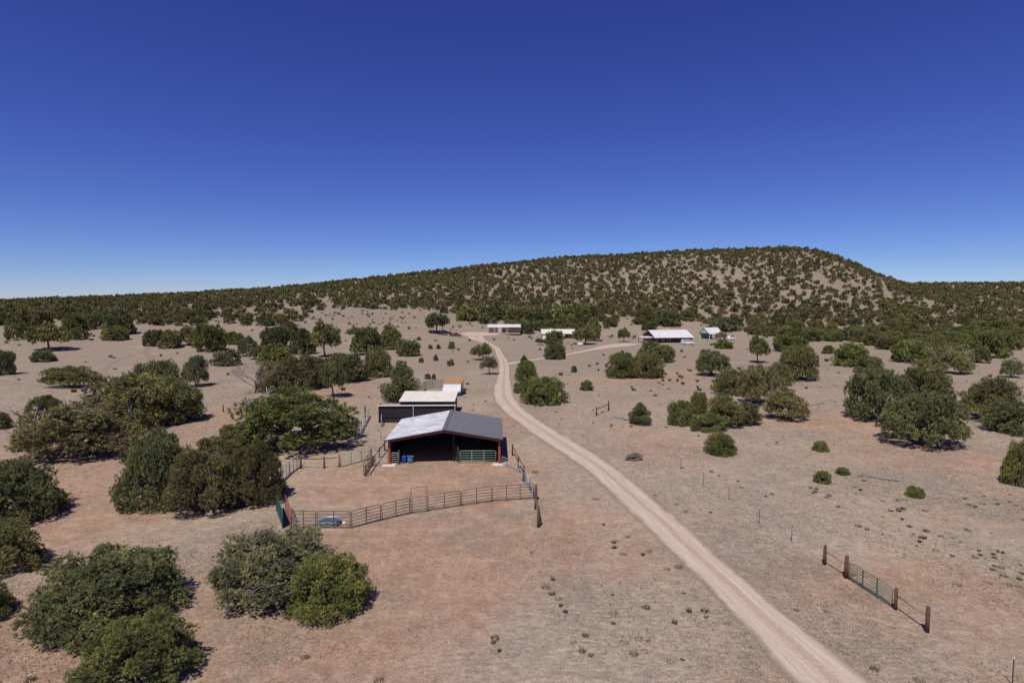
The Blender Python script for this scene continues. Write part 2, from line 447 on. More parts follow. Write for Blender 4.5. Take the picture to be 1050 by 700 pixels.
def _trail():
    t = M['trail']; P = t.pos(); u = t.node('ShaderNodeAttribute', attribute_name='u').outputs['Fac']
    fine = t.noise(P, 2.2, 5, .7); mid = t.noise(P, .4, 4, .6)
    t.link(t.ramp(fine, [(.3, (.34,.225,.165)), (.7, (.44,.31,.24))]), t.b.inputs['Base Color'])
    t.b.inputs['Roughness'].default_value = .95; t.b.inputs['Specular IOR Level'].default_value = .1
    e = t.math('ADD', t.math('ABSOLUTE', u), t.math('MULTIPLY', t.math('SUBTRACT', t.math('ADD', fine, mid), 1), .9))
    t.link(t.mapr(e, .2, .95, .42, 0), t.b.inputs['Alpha'])
_trail(); M['trail'] = M['trail'].m
path_px('path', [(166,338),(160,346),(153,354),(150,360),(156,368),(158,376),(140,384)], 1.6, .03, M['trail'])
path_px('path', [(148,360),(128,366),(112,374),(105,385),(103,400)], 1.2, .05, M['trail'])

# ------------------------------------------------------------------ trees
def unit(n, r):
    v = r.normal(size=(n, 3)); return v/np.linalg.norm(v, axis=1)[:,None]
def tufts_to_mesh(C, N, tone, K, L, W, r):
    """C tuft centres, N outward normals -> pointed leaf sprays"""
    n = len(C)
    Cc = np.repeat(C, K, 0); Nn = np.repeat(N, K, 0); tn = np.repeat(tone, K)
    d = Nn*.75+unit(n*K, r)*.85; d /= np.linalg.norm(d, axis=1)[:,None]
    s = np.cross(d, unit(n*K, r)); s /= np.linalg.norm(s, axis=1)[:,None]+1e-9
    l = L*r.uniform(.6, 1.25, (n*K, 1)); w = W*r.uniform(.7, 1.3, (n*K, 1))
    base = Cc+unit(n*K, r)*L*.35
    a = base-s*w*.5; b = base+s*w*.5; c = base+d*l
    V = np.stack([a, b, c], 1).reshape(-1, 3)
    Fc = np.arange(len(V)).reshape(-1, 3)
    tv = np.repeat(np.clip(tn+r.uniform(-.12, .12, n*K), 0, 1), 3)
    tv[2::3] = np.clip(tv[2::3]+.10, 0, 1)
    return V, Fc, tv
def crown_data(style, seed, lobes, tufts, K, L, W):
    """tree about 8 m wide, native height by style"""
    r = np.random.RandomState(seed); R = 4.0
    H = {'dome': 4.6, 'umbrella': 4.8, 'cone': 7.4, 'ragged': 5.0, 'shrub': 5.2}[style]
    cs = []; rad = []
    for i in range(lobes):
        a = r.uniform(0, 2*PI)+i*2.399; q = math.sqrt((i+.5)/lobes)
        if style == 'cone':
            hz = r.uniform(0, 1)**1.15; rr = R*.74*(1-hz)**.75*r.uniform(.35, 1.0); z = .6+hz*(H-1.3); lr = R*(.17+.14*(1-hz))
        else:
            rr = R*.76*q*r.uniform(.85, 1.12); top = H*.82*math.sqrt(max(0, 1-(rr/R)**2*1.05))
            if style == 'dome': lo = .10+.12*(1-q)
            elif style == 'shrub': lo = .06
            elif style == 'umbrella': lo = .24
            else: lo = .22
            z = H*lo+(top-H*lo)*r.uniform(.25, 1)**.6 if top > H*lo else H*lo
            z = max(z, .35); lr = R*r.uniform(.17, .29)*(22/max(lobes, 14))**.40
            if style == 'ragged': z += r.uniform(-.4, .5); lr *= r.uniform(.8, 1.15)
        cs.append((rr*math.cos(a), rr*math.sin(a), z)); rad.append(lr)
    # skirt lobes
    if style in ('dome', 'shrub', 'ragged'):
        k = int(lobes*.45)
        for i in range(k):
            a = 2*PI*i/k+r.uniform(-.3, .3); rr = R*r.uniform(.62, .84); lr = R*r.uniform(.15, .22)
            cs.append((rr*math.cos(a), rr*math.sin(a), lr*r.uniform(.75, 1.5)+(.5 if style == 'ragged' else 0))); rad.append(lr)
    cs = np.array(cs); rad = np.array(rad)
    C = []; N = []; T = []
    for i in range(len(cs)):
        n = int(tufts*(rad[i]/(R*.22))**2)+3
        d = unit(n, r); d[:,2] += .18; d /= np.linalg.norm(d, axis=1)[:,None]
        jag = r.uniform(.40, 1.18, (n, 1))**.8
        p = cs[i]+d*rad[i]*jag*np.array([1, 1, .82])
        inside = np.zeros(n, bool)
        for j in range(len(cs)):
            if j != i: inside |= np.linalg.norm((p-cs[j])/np.array([1, 1, .82]), axis=1) < rad[j]*.72
        keep = (~inside | (r.rand(n) < .15)) & (p[:,2] > .06)
        p = p[keep]; d = d[keep]
        lt = r.uniform(.22, .68)
        C.append(p); N.append(d); T.append(np.clip(lt+r.uniform(-.30, .30, len(p))+.25*(jag[keep][:,0]-.8), 0, 1))
    C = np.vstack(C); N = np.vstack(N); T = np.concatenate(T)
    V, Fc, tv = tufts_to_mesh(C, N, T, K, L, W, r)
    return V, Fc, tv, cs, rad, H
def limbs_data(cs, rad, seed, dead, style, tk=1.0):
    r = random.Random(seed); mb = MB()
    stems = 1 if style in ('cone', 'umbrella') else r.randint(2, 4)
    roots = [Vector((r.uniform(-.3, .3)*stems/3, r.uniform(-.3, .3)*stems/3, -.15)) for _ in range(stems)]
    H = max(c[2] for c in cs)
    forks = []
    for p in roots:
        f = Vector((p.x*2.2+r.uniform(-.3, .3), p.y*2.2+r.uniform(-.3, .3), (1.5 if style == 'umbrella' else .75)+r.uniform(0, .4)))
        if style == 'cone': f = Vector((0, 0, H*.9)); mb.tube([p, Vector((.05, 0, 1.5)), Vector((-.05, .03, H*.5)), f], [.2, .17, .11, .04], 6)
        else: mb.tube([p, (p+f)/2+Vector((r.uniform(-.1, .1), r.uniform(-.1, .1), 0)), f], [.24, .19, .16], 7)
        forks.append(f)
    for i, c in enumerate(cs):
        c = Vector(c)
        if style == 'cone': f = Vector((0, 0, max(.5, c.z-.5)))
        else: f = min(forks, key=lambda q: (q-c).length)
        m = f.lerp(c, .5)+Vector((r.uniform(-.25, .25), r.uniform(-.25, .25), r.uniform(0, .3)))
        mb.tube([f, m, c], [.10, .065, .03], 5, cap=False)
        for k in range(2):
            e = c+Vector((r.uniform(-1, 1), r.uniform(-1, 1), r.uniform(-.3, .9)))*rad[i]*.9
            mb.tube([m.lerp(c, .6), e], [.03, .012], 4, cap=False)
    dm = None
    if dead:
        dm = MB()
        for k in range(dead):
            i = r.randrange(len(cs)); c = Vector(cs[i]); out = Vector((c.x, c.y, 0)).normalized()*.5+Vector((0, 0, 1))
            out = (out+Vector((r.uniform(-.8, .8), r.uniform(-.8, .8), 0))).normalized()
            a = c; b = c+out*rad[i]*1.35; e = b+(out+Vector((r.uniform(-.5, .5), r.uniform(-.5, .5), .1)))*.45
            dm.tube([a, b, e], [.035*tk, .022*tk, .010*tk], 5, cap=False)
            for q in range(5):
                s0 = a.lerp(b, r.uniform(.5, 1)); dm.tube([s0, s0+Vector((r.uniform(-1, 1), r.uniform(-1, 1), r.uniform(0, .8)))*.55], [.018*tk, .008*tk], 4, cap=False)
    return mb, dm
protos = {}
LOD = {'near': (58, 165, 18, .155, .036), 'high': (42, 100, 14, .22, .058), 'mid': (26, 62, 9, .33, .14)}
def make_proto(style, lod, seed, dead=0):
    lobes, tufts, K, L, W = LOD[lod]
    V, Fc, tv, cs, rad, H = crown_data(style, seed, lobes, tufts, K, L, W)
    cm = np_mesh('crown', V, Fc, M['leaf'], {'tone': tv})
    mb, dm = limbs_data(cs, rad, seed, dead, style, {'near': 1.0, 'high': 1.7, 'mid': 2.2}[lod]); nb = len(mb.f)
    if dm: mb.add(dm.v, dm.f)
    t = bpy.data.meshes.new('trunk'); t.from_pydata(mb.v, [], mb.f); t.materials.append(M['bark'])
    t.polygons.foreach_set('use_smooth', [True]*len(t.polygons))
    if dm:
        t.materials.append(M['deadwood']); t.polygons.foreach_set('material_index', [0]*nb+[1]*(len(mb.f)-nb))
    d = None
    wid = (np.percentile(V[:,0], 99.7)-np.percentile(V[:,0], .3)+np.percentile(V[:,1], 99.7)-np.percentile(V[:,1], .3))/2
    hh = np.percentile(V[:,2], 99.5)
    return dict(crown=cm, trunk=t, dead=d, w=wid, h=hh)
_styles = {'dome': 3, 'umbrella': 2, 'cone': 2, 'ragged': 2, 'shrub': 2}
def proto(style, lod, i, dead):
    key = (style, lod, i % _styles[style], bool(dead))
    if key not in protos: protos[key] = make_proto(style, lod, abs(hash_(key)) % 9973, dead)
    return protos[key]
def hash_(k):
    h = 7
    for ch in str(k): h = (h*131+ord(ch)) % 1000003
    return h
TINT = {'olive': (.150,.146,.062), 'green': (.134,.150,.054), 'dark': (.116,.127,.058), 'brown': (.150,.136,.064), 'grey': (.165,.166,.095), 'bright': (.158,.168,.054), 'pale': (.32,.29,.24)}
tree_count = 0; occupied = []
def plant_tree(p, wid, hgt, style, tint, label, cat='tree', name='juniper_tree', group=None, dead=0, lod=None, rz=None, squash=1.0):
    global tree_count
    if lod is None: lod = 'near' if p.y < 62 else ('high' if p.y < 165 else 'mid')
    pr = proto(style, lod, tree_count, dead)
    t = thing(name, label, cat, (p.x, p.y, p.z-.02), (random.uniform(0, 2*PI) if squash > .97 else random.choice([0, PI])+random.uniform(-.25, .25)), group)
    sc = (wid/pr['w'], wid/pr['w']*squash, hgt/pr['h'])
    c = link('crown', pr['crown'], t); c.scale = sc
    j = random.uniform(.9, 1.12); c.color = (*[x*j for x in TINT[tint]], 1)
    k = link('trunk', pr['trunk'], t); k.scale = sc
    if pr['dead']: d = link('dead_branch', pr['dead'], t); d.scale = sc
    tree_count += 1; occupied.append((p.x, p.y, wid/2))
    return t
def tree_px(x0, x1, yt, yb, style, tint, label, **kw):
    cx = (x0+x1)/2; b = gp(cx, yb); base = (x1-x0)/F
    def solve(k):
        w = base*b.y
        for _ in range(4): d = b.y+.46*w*k; w = base*d
        w *= .95
        x = elev_tan(cx, yb)[1]*d; gz = gr(x, d); tt, _ = elev_tan(cx, yt)
        th = np.linspace(.05, PI/2, 24); dx = d+.47*w*k*np.cos(th)*.9
        h = float(np.min((CAMH+tt*dx-gz)/np.sin(th)**.8))
        return w, d, x, gz, h
    k = 1.0; w, d, x, gz, h = solve(k)
    while h < .46*w and k > .5: k -= .05; w, d, x, gz, h = solve(k)
    h = max(h, .32*w); wid = float(w); p = Vector((float(x), float(d), gz)); kw['squash'] = k
    return plant_tree(p, wid, float(h), style, tint, label, **kw)

T = tree_px
SH = dict(cat='shrub', name='shrub')
# --- left foreground
T(34,188,562,672,'dome','dark','huge dark dense juniper in the bottom left foreground, taller of the overlapping pair')
T(84,203,630,732,'shrub','green','yellower green juniper cut by the bottom edge, in front of the huge dark one')
T(-50,60,474,552,'dome','dark','dark juniper cut by the left edge, upper of two above the foreground one')
T(-58,52,532,594,'shrub','olive','low juniper cut by the left edge, lower of the two with jagged shadows')
T(-44,10,594,648,'dome','dark','dark juniper sliver at the left edge beside the huge foreground juniper', dead=4)
T(218,352,538,636,'ragged','grey','grey green juniper with bare silvery branches in its top, left of the bright green one', dead=26)
T(294,381,568,645,'shrub','bright','bright green rounded juniper against the right side of the grey green one')
T(122,206,441,530,'dome','dark','dark green juniper on the left of the thicket by the corral')
T(172,250,463,536,'ragged','brown','brownish olive juniper in the middle of the thicket left of the corral', dead=10)
T(228,294,457,524,'dome','brown','brownish juniper touching the green sheet panel at the corral corner', dead=6)
T(196,255,448,490,'ragged','olive','olive juniper at the back of the thicket left of the corral')
T(24,146,412,480,'ragged','brown','wide sprawling brown olive juniper with twisted bare trunks showing on its right', dead=20)
T(90,196,384,445,'dome','olive','broad rounded juniper directly behind the sprawling brown one')
T(136,190,370,412,'dome','dark','dark juniper at the back of the big left clump')
T(188,214,365,398,'ragged','grey','small grey green juniper on the right end of the big left clump', dead=4)
T(150,208,392,437,'dome','dark','dark juniper on the right of the big left clump, beside the short wooden posts')
T(30,62,405,428,'shrub','dark','low dark green shrub left of the sprawling brown juniper')
T(-14,11,423,442,'shrub','dark','dark shrub cut by the left edge beside the low dark shrub')
T(43,104,376,399,'ragged','olive','flat topped juniper with a spray of bare grey branches above its crown', dead=34)
T(33,57,359,372,'shrub','dark','small round dark shrub under the tree with a leaning trunk')
T(-14,15,359,386,'dome','dark','dark juniper cut by the left edge level with the round shrub')
T(32,69,331,362,'umbrella','olive','spreading tree with its trunk showing above a small round shrub')
# --- left middle distance
L1 = 'junipers on the left plain'
T(9,36,318,349,'dome','olive','olive juniper at the left end of the belt behind the bare plain')
T(24,52,318,346,'dome','brown','brownish juniper second from the left in the belt behind the bare plain')
T(63,90,322,341,'dome','green','green juniper between the spreading tree and the twin junipers')
T(71,90,336,349,'dome','grey','small grey juniper in front of the green juniper left of the trail', dead=3)
T(88,106,322,338,'dome','dark','dark small juniper just left of the tall pair beside the trail')
T(107,137,316,344,'dome','dark','tall dark juniper beside the top of the reddish trail')
T(105,132,334,350,'dome','olive','low olive juniper at the foot of the tall dark one beside the trail')
T(148,168,338,356,'dome','dark','dark juniper right of the reddish trail, first in the row')
T(163,186,338,358,'dome','olive','olive juniper second in the row right of the reddish trail')
T(182,206,334,356,'ragged','olive','ragged juniper third in the row right of the reddish trail', dead=3)
T(200,231,332,362,'dome','green','tall rounded green juniper above the grey conical shrub')
T(217,247,358,376,'shrub','grey','grey green shrub standing alone left of the bare tree', dead=5)
T(230,251,340,354,'dome','green','small bright juniper above and right of the lone grey shrub')
T(244,264,345,366,'ragged','dark','dark ragged juniper above the bare tree', dead=3)
T(253,272,352,369,'ragged','grey','grey thin crowned juniper beside the bright rounded one', dead=16)
T(265,300,353,375,'dome','bright','bright green rounded juniper right behind the bare tree')
T(268,296,335,358,'dome','dark','dark juniper behind the bright rounded one')
T(288,308,330,350,'dome','olive','olive juniper at the right end behind the bright rounded one')
T(298,323,337,364,'dome','dark','dark juniper left of the one with a short straight trunk')
T(317,350,329,367,'umbrella','olive','juniper with a short straight trunk and round shadow left of the triple clump')
T(360,394,336,365,'dome','dark','dark rounded juniper, left and largest of the triple clump')
T(389,415,334,359,'dome','olive','tall olive juniper, middle of the triple clump')
T(406,431,348,366,'dome','dark','low dark juniper, right one of the triple clump')
T(356,372,335,343,'shrub','green','small flat green shrub behind the triple clump')
T(262,302,372,404,'dome','brown','brown olive juniper right of the bare tree')
T(284,336,364,402,'dome','brown','brownish juniper in the row behind the big tree by the barn')
T(326,380,363,394,'dome','dark','wide dark juniper in the row behind the big tree by the barn')
T(372,404,359,388,'dome','olive','olive juniper at the right end of the row, behind the dense round tree')
T(391,433,371,414,'cone','dark','dense dark round tree directly left of the white roofed shed', lod='high')
T(328,357,371,409,'umbrella','dark','small dark tree with a bare trunk and long shadow left of the dense round one')
T(243,368,401,472,'ragged','green','big spreading green tree with forked limbs just left of the barn', dead=10)
T(226,276,432,470,'dome','olive','low olive juniper on the left flank of the big spreading tree')
# --- centre
T(434,463,321,344,'umbrella','dark','dark umbrella shaped tree over the parked vehicles')
T(482,507,352,370,'umbrella','olive','leaning olive juniper on the left verge where the road bends')
T(493,510,365,385,'umbrella','grey','small grey green tree with trunk showing left of the road')
T(459,467,350,358,'shrub','green','small shrub below the parked maroon pickup', **SH)
T(458,466,368,375,'shrub','green','small round shrub left of the small grey green tree', **SH)
T(444,450,363,370,'cone','dark','tiny conical shrub on the grass left of the round one', **SH)
T(429,435,366,372,'shrub','olive','tiny olive shrub right of the triple clump', **SH)
T(435,442,383,389,'shrub','olive','left one of two tiny shrubs above the white shed', **SH)
T(442.5,447,383,389,'shrub','olive','right one of two tiny shrubs above the white shed', **SH)
T(427,432,345,349,'shrub','dark','tiny dark shrub nearest the right end of the triple clump', **SH)
T(439,444,353,358,'shrub','dark','left one of two dark dots of brush below the umbrella tree', **SH)
T(447,452,353,358,'shrub','dark','right one of two dark dots of brush below the umbrella tree', **SH)
T(528,552,370,392,'dome','green','green juniper just behind the large rounded one right of the road')
T(531,583,386,417,'dome','green','large rounded green juniper right of the road bend', lod='high')
T(526,545,391,404,'dome','green','small green juniper on the left flank of the large rounded one')
T(533,542,364,372,'cone','dark','small conical shrub where the driveway leaves the road', **SH)
T(557,581,350,369,'dome','dark','dark juniper beside the driveway in front of the middle house')
T(559,578,339,354,'dome','green','green juniper against the front of the middle house')
T(548,559,347,354,'umbrella','dark','small round topped tree left of the middle house')
T(586,613,335,354,'umbrella','olive','spreading juniper right of the middle house')
T(534,548,330,343,'dome','dark','dark juniper at the right end of the far house')
T(585,592,375,382,'shrub','dark','small dark shrub on the grass right of the driveway junction', **SH)
T(594,609,390,401,'shrub','green','round green shrub left of the pair of junipers', **SH)
T(620,652,361,389,'dome','green','left and widest juniper of the clump in front of the ranch house')
T(646,682,362,389,'dome','olive','front right juniper of the clump in front of the ranch house')
T(652,693,351,372,'dome','dark','rear juniper of the clump in front of the ranch house')
T(644,669,413,437,'cone','dark','single small pine shaped tree standing right of the road')
T(633,646,336,351,'umbrella','green','small round tree left of the ranch house porch')
T(712,748,359,387,'ragged','dark','dark blue green juniper below the pale green gabled shed', dead=4)
T(683,714,411,438,'dome','green','leftmost green juniper of the loose thicket right of the lone pine', dead=4)
T(707,726,402,426,'dome','bright','small bright juniper poking up in the loose thicket')
T(706,746,424,444,'shrub','green','low front juniper of the loose thicket')
T(724,762,405,441,'ragged','olive','olive juniper in the centre of the loose thicket', dead=10)
T(745,781,412,438,'ragged','brown','brownish low juniper with grey stems in the loose thicket', dead=10)
T(730,772,379,407,'dome','olive','dark olive juniper behind the loose thicket')
T(756,803,375,418,'ragged','brown','broad brownish juniper behind the loose thicket', dead=12)
T(784,827,400,434,'ragged','brown','brown juniper on the right end of the loose thicket', dead=14)
T(776,812,372,402,'ragged','olive','olive juniper between the tall slim pine and the thicket', dead=8)
T(722,755,444,469,'shrub','bright','lone bright yellow green rounded shrub in front of the loose thicket', lod='near', **SH)
T(766,788,344,373,'umbrella','dark','slim pine with a bare trunk and round shadow below it')
T(796,838,355,392,'dome','olive','tall olive juniper right of the slim pine')
T(793,828,344,362,'dome','green','green juniper behind the tall olive one right of the slim pine')
T(853,891,352,377,'dome','green','green juniper on the pale ground left of the dense belt')
T(842,855,354,363,'dome','olive','small olive juniper at the left foot of the dense belt')
T(877,906,365,384,'dome','dark','dark juniper between the belt and the big right hand clump')
B_ = dict(cat='tree')
T(466,494,316,330,'dome','olive','olive juniper at the foot of the hill behind the parked maroon pickup')
T(490,520,313,329,'dome','dark','dark juniper directly behind the left end of the far tan house')
T(516,546,314,334,'dome','olive','broad olive juniper behind the right end of the far tan house')
T(542,568,316,334,'dome','dark','dark juniper behind the left end of the cream roofed house')
T(566,592,313,334,'dome','green','green juniper behind the middle of the cream roofed house')
T(588,614,312,337,'dome','olive','large olive juniper behind the right end of the cream roofed house')
T(600,616,326,350,'dome','dark','dark juniper right of the spreading one by the cream roofed house')
T(648,672,316,334,'dome','olive','olive juniper up slope behind the left end of the ranch house')
T(670,698,318,336,'dome','dark','wide dark juniper up slope behind the ranch house roof')
T(696,712,318,330,'dome','green','small green juniper up slope behind the right end of the ranch house')
# --- right
T(866,928,378,436,'dome','dark','tall dark juniper on the left of the big right hand clump')
T(905,986,404,465,'ragged','dark','largest dark juniper at the front of the big right hand clump', dead=10)
T(922,972,377,418,'dome','olive','olive juniper at the back of the big right hand clump')
T(988,1040,387,436,'ragged','brown','brownish juniper near the right edge beside the large dark one', dead=5)
T(1012,1068,412,449,'dome','dark','dark juniper cut by the right edge below the brownish one')
T(1029,1070,452,503,'dome','bright','juniper cut by the right edge standing alone below the others', lod='near')
T(938,1000,356,385,'ragged','olive','flat spreading juniper in front of the dense belt on the right', dead=6)
T(916,952,350,373,'dome','green','green juniper left of the flat spreading one')
T(990,1030,340,368,'dome','green','tall green juniper on the right end of the belt front')
T(1027,1047,369,388,'ragged','grey','thin shrub of bare grey stems near the right edge', dead=30)
T(833,850,452,464,'shrub','bright','round bright shrub, upper one on the open ground at right', lod='high', **SH)
T(834,852,482,497,'shrub','bright','round bright shrub below the upper one on the open ground', lod='high', **SH)
T(857,871,479,488,'shrub','bright','flat little bright shrub beside the round one', lod='high', **SH)
T(929,948,498,512,'shrub','bright','little green shrub standing alone below the big right hand clump', lod='high', **SH)
T(733,745,340,349,'umbrella','grey','grey green little tree in front of the pale green gabled shed')
T(731,752,348,358,'shrub','green','yellow green shrub below the pale green gabled shed', **SH)
T(658,674,330,340,'dome','dark','dark juniper behind the gable of the ranch house')
T(722,760,325,341,'dome','dark','dark wide juniper behind the pale green gabled shed')
T(690,704,444,448,'shrub','grey','pale grey dry bush low on the right verge of the road', **SH) if False else None
T(640,660,464,473,'shrub','pale','pale grey dry bush low on the grass right of the road', lod='high', **SH)
T(1010,1030,465,470,'shrub','olive','small dry clump left of the edge juniper', **SH) if False else None
for (x0,x1,yt,yb,tn) in [(567,583,671,690,'grey'),(582,590,676,683,'olive')]: pass
nhand = tree_count

# bare tree left of the brown juniper
def bare_tree(p, h, spread, label, seed):
    r = random.Random(seed); t = thing('bare_tree', label, 'tree', p)
    trunk = MB(); br = MB()
    trunk.tube([(0,0,-.1),(.1,0,h*.2),(0,.1,h*.35)], [.22,.17,.13], 7)
    def grow(a, d, l, rad, depth):
        b = a+d*l; m = a.lerp(b, .5)+Vector((r.uniform(-.1,.1), r.uniform(-.1,.1), r.uniform(0,.1)))*l
        br.tube([a, m, b], [rad, rad*.8, rad*.6], 5, cap=False)
        if depth == 0: return
        for k in range(3):
            nd = (d+Vector((r.uniform(-1,1), r.uniform(-1,1), r.uniform(-.2,.5)))*.75).normalized()
            grow(a.lerp(b, r.uniform(.55,1)), nd, l*r.uniform(.55,.8), rad*.55, depth-1)
    for k in range(7):
        a = 2*PI*k/7+r.uniform(-.3,.3)
        grow(Vector((0,.05,h*r.uniform(.12,.35))), Vector((math.cos(a)*spread, math.sin(a)*spread, 1)).normalized(), h*.38, .10, 4)
    trunk.build('trunk', M['deadwood'], t, True); br.build('branch', M['deadwood'], t, True)
    return t
bare_tree(gp(262,403), 7.6, 1.5, 'leafless grey tree with twiggy spreading branches in front of the bright rounded juniper', 3)
occupied.append((gp(265,402).x, gp(265,402).y, 4))

# ------------------------------------------------------------------ the wooded belt and hillside
def lerp1(x, xs, ys): return np.interp(x, xs, ys)
def density(px, py):
    """how much of the ground the crowns cover, in the photograph"""
    sky = np.interp(px, _px, _ps)
    low = lerp1(px, [-200,0,60,150,300,330,440,480,510,550,600,630,650,700,760,830,870,905,930,1000,1040,1150], [334,334,328,334,334,317,317,330,334,340,345,335,324,326,341,350,350,356,366,372,357,352])
    k = np.clip((py-sky)/np.maximum(low-sky, 1), 0, 1)
    n = fbm(px/42+3, py/13, 3)
    # left: dense; hill face: spotted; foot: dense
    face = lerp1(px, [-200,0,300,450,600,800,900,1100], [.60,.60,.62,.60,.58,.60,.64,.64])
    foot = lerp1(px, [-200,0,300,330,450,600,800,900,1100], [.76,.76,.62,.52,1.15,1.1,.92,.85,.82])
    d = face*(1-k)+foot*k
    d = d*np.clip(.40+1.3*n, .2, 1.3)
    d = np.where((py > low) | (py < sky-16), 0, d)
    for cx, cy, rx, ry, a in [(868,292,24,7,.85),(640,326,26,6,.75),(840,284,10,6,.6),(415,322,60,6,.7),(700,320,30,5,.35),(815,300,14,4,.5),
                              (290,322,22,6,.35),(735,322,20,6,.5),(955,313,5,4,.8),(1020,309,18,2.2,.7),(1030,330,26,1.5,.8),
                              (770,313,18,4,.35),(110,318,9,4,.9),(194,314,9,3,.9),(262,335,14,3,.6),(900,318,8,5,.5)]:
        d = d*(1-a*np.exp(-((px-cx)/rx)**2-((py-cy)/ry)**2))
    return d
R = np.random.RandomState(11)
cell = 9.0; grid = {}
def blocked(x, y, r, f=.78):
    ci, cj = int(x//cell), int(y//cell)
    for i in range(ci-2, ci+3):
        for j in range(cj-2, cj+3):
            for (a, b, c) in grid.get((i, j), ()):
                if (a-x)**2+(b-y)**2 < (f*(c+r))**2: return True
    return False
def put(x, y, r): grid.setdefault((int(x//cell), int(y//cell)), []).append((x, y, r))
for o in occupied: put(*o)
bld = [gp(517,341), gp(575,346), gp(690,350), gp(736,346), gp(466,343)]
auto = []
NC = 120000
yy = np.sqrt(R.uniform(150**2, 900**2, NC)); uu = R.uniform(-1.05, 1.05, NC); _k = (yy < 690) | (uu > .45); yy = yy[_k]; uu = uu[_k]; NC = len(yy); xx = uu*yy
zz = tz(xx, yy); ppx, ppy = project(xx, yy, zz)
# ridge back side keeps the density of the crest
back = yy > YR
ppy2 = np.where(back, np.interp(ppx, _px, _ps)+2, ppy)
dd = density(ppx, ppy2)
rr = R.uniform(1.6, 4.3, NC)*np.interp(zz, [0, 8, 30], [1.05, .92, .70])*np.interp(yy, [600, 800], [1, 1.1])
keepc = R.rand(NC)
for i in np.argsort(-rr + R.uniform(0, 1.5, NC)):
    if keepc[i] > dd[i]**1.9*.66: continue
    if any((b.x-xx[i])**2+(b.y-yy[i])**2 < 11**2 for b in bld): continue
    if yy[i] < 400 and (np.hypot(rc[:,0]-xx[i], rc[:,1]-yy[i])-rw).min() < rr[i]+1: continue
    if yy[i] < 400 and (np.hypot(p1c[:,0]-xx[i], p1c[:,1]-yy[i])-p1w).min() < rr[i]+1: continue
    f = .90 if dd[i] < .7 else .80
    if blocked(xx[i], yy[i], rr[i], f): continue
    put(xx[i], yy[i], rr[i]); auto.append((xx[i], yy[i], zz[i], rr[i], ppx[i], ppy[i]))
auto.sort(key=lambda a: -a[3]/a[1]*(1 if -20 < a[4] < 1070 else .3))
def cap_list(n): return max(0, 300-n)
n_ind = 297-nhand
ind, rest = auto[:n_ind], auto[n_ind:]
def region_label(px, py):
    side = 'on the far left' if px < 170 else 'left of the dirt road' if px < 440 else 'behind the far and middle houses' if px < 610 else 'above the ranch house' if px < 770 else 'right of the gabled shed' if px < 900 else 'on the far right'
    return side
for (x, y, z, r, px, py) in ind:
    st = random.choice(['dome','dome','dome','ragged','dome'])
    tn = random.choice(['olive','olive','dark','green','brown','dark'])
    reg = region_label(px, py)
    word = {'olive': 'olive', 'dark': 'dark green', 'green': 'green', 'brown': 'brownish'}[tn]
    plant_tree(Vector((x, y, z)), 2*r*1.05, r*random.uniform(1.0, 1.4), st, tn,
               f'{word} rounded juniper in the wooded belt {reg}', group=f'{word} junipers in the wooded belt {reg}', lod='mid')
print('hand trees', nhand, 'auto', len(auto))
# remaining hillside woodland as one mass
lows = []; mids = []; fars = []; far = []
for s in range(8):
    stl = ['dome','dome','ragged','shrub'][s % 4]
    for lst, lb, tf, kk, L_, W_ in ((lows, 11, 12, 4, .80, .55), (mids, 8, 7, 4, 1.05, .78), (fars, 7, 5, 3, 1.35, 1.05), (far, 4, 3, 2, 2.2, 2.2)):
        V, Fc, tv, cs, rad, H = crown_data(stl, 300+s, lb, tf, kk, L_, W_); lst.append((V, Fc, tv, H))
print('lod tris', [len(l[0][1]) for l in (lows, mids, fars, far)])
VV = []; TT = []; CC = []
def scatter_tree(x, y, z, r, src):
    V, Fc, tv, H = src[R.randint(len(src))]
    a = R.uniform(0, 2*PI); ca, sa = math.cos(a), math.sin(a); s = r/4.2; sz = s*R.uniform(.85, 1.25)
    W = np.c_[(V[:,0]*ca-V[:,1]*sa)*s+x, (V[:,0]*sa+V[:,1]*ca)*s+y, V[:,2]*sz+z-.1]
    VV.append(W.astype(np.float32)); TT.append(tv.astype(np.float32))
    c = np.array(random.choice([TINT['olive'], TINT['olive'], TINT['dark'], TINT['green'], TINT['brown'], TINT['brown']]))*np.array([1.02, .95, 1.02])*R.uniform(.7, 1.15)
    CC.append(np.tile(c.astype(np.float32), (len(V), 1)))
for (x, y, z, r, px, py) in rest: scatter_tree(x, y, z, r, lows if y < 380 else mids if y < 470 else fars)
# the mesa and the country behind the ridge
n = 9000
yy = R.uniform(880, 1500, n); xx = R.uniform(350, 1500, n); zz = tz(xx, yy)
for x, y, z in zip(xx, yy, zz):
    if fbm(x/60, y/90, 3) < .30: continue
    if x/y > 1.1 or x/y < .5: continue
    scatter_tree(x, y, z, R.uniform(2.6, 5.0), far)
V = np.vstack(VV); Fc = np.arange(len(V)).reshape(-1, 3)
me = np_mesh('woodland', V, Fc, M['scatter'], {'tone': np.concatenate(TT), 'treecol': np.vstack(CC)})
o = link('woodland', me); o['kind'] = 'stuff'; o['label'] = 'juniper and pinyon woodland covering the far hillside and mesa'; o['category'] = 'woodland'
print('woodland faces', len(Fc)); del VV, TT, CC, V, Fc

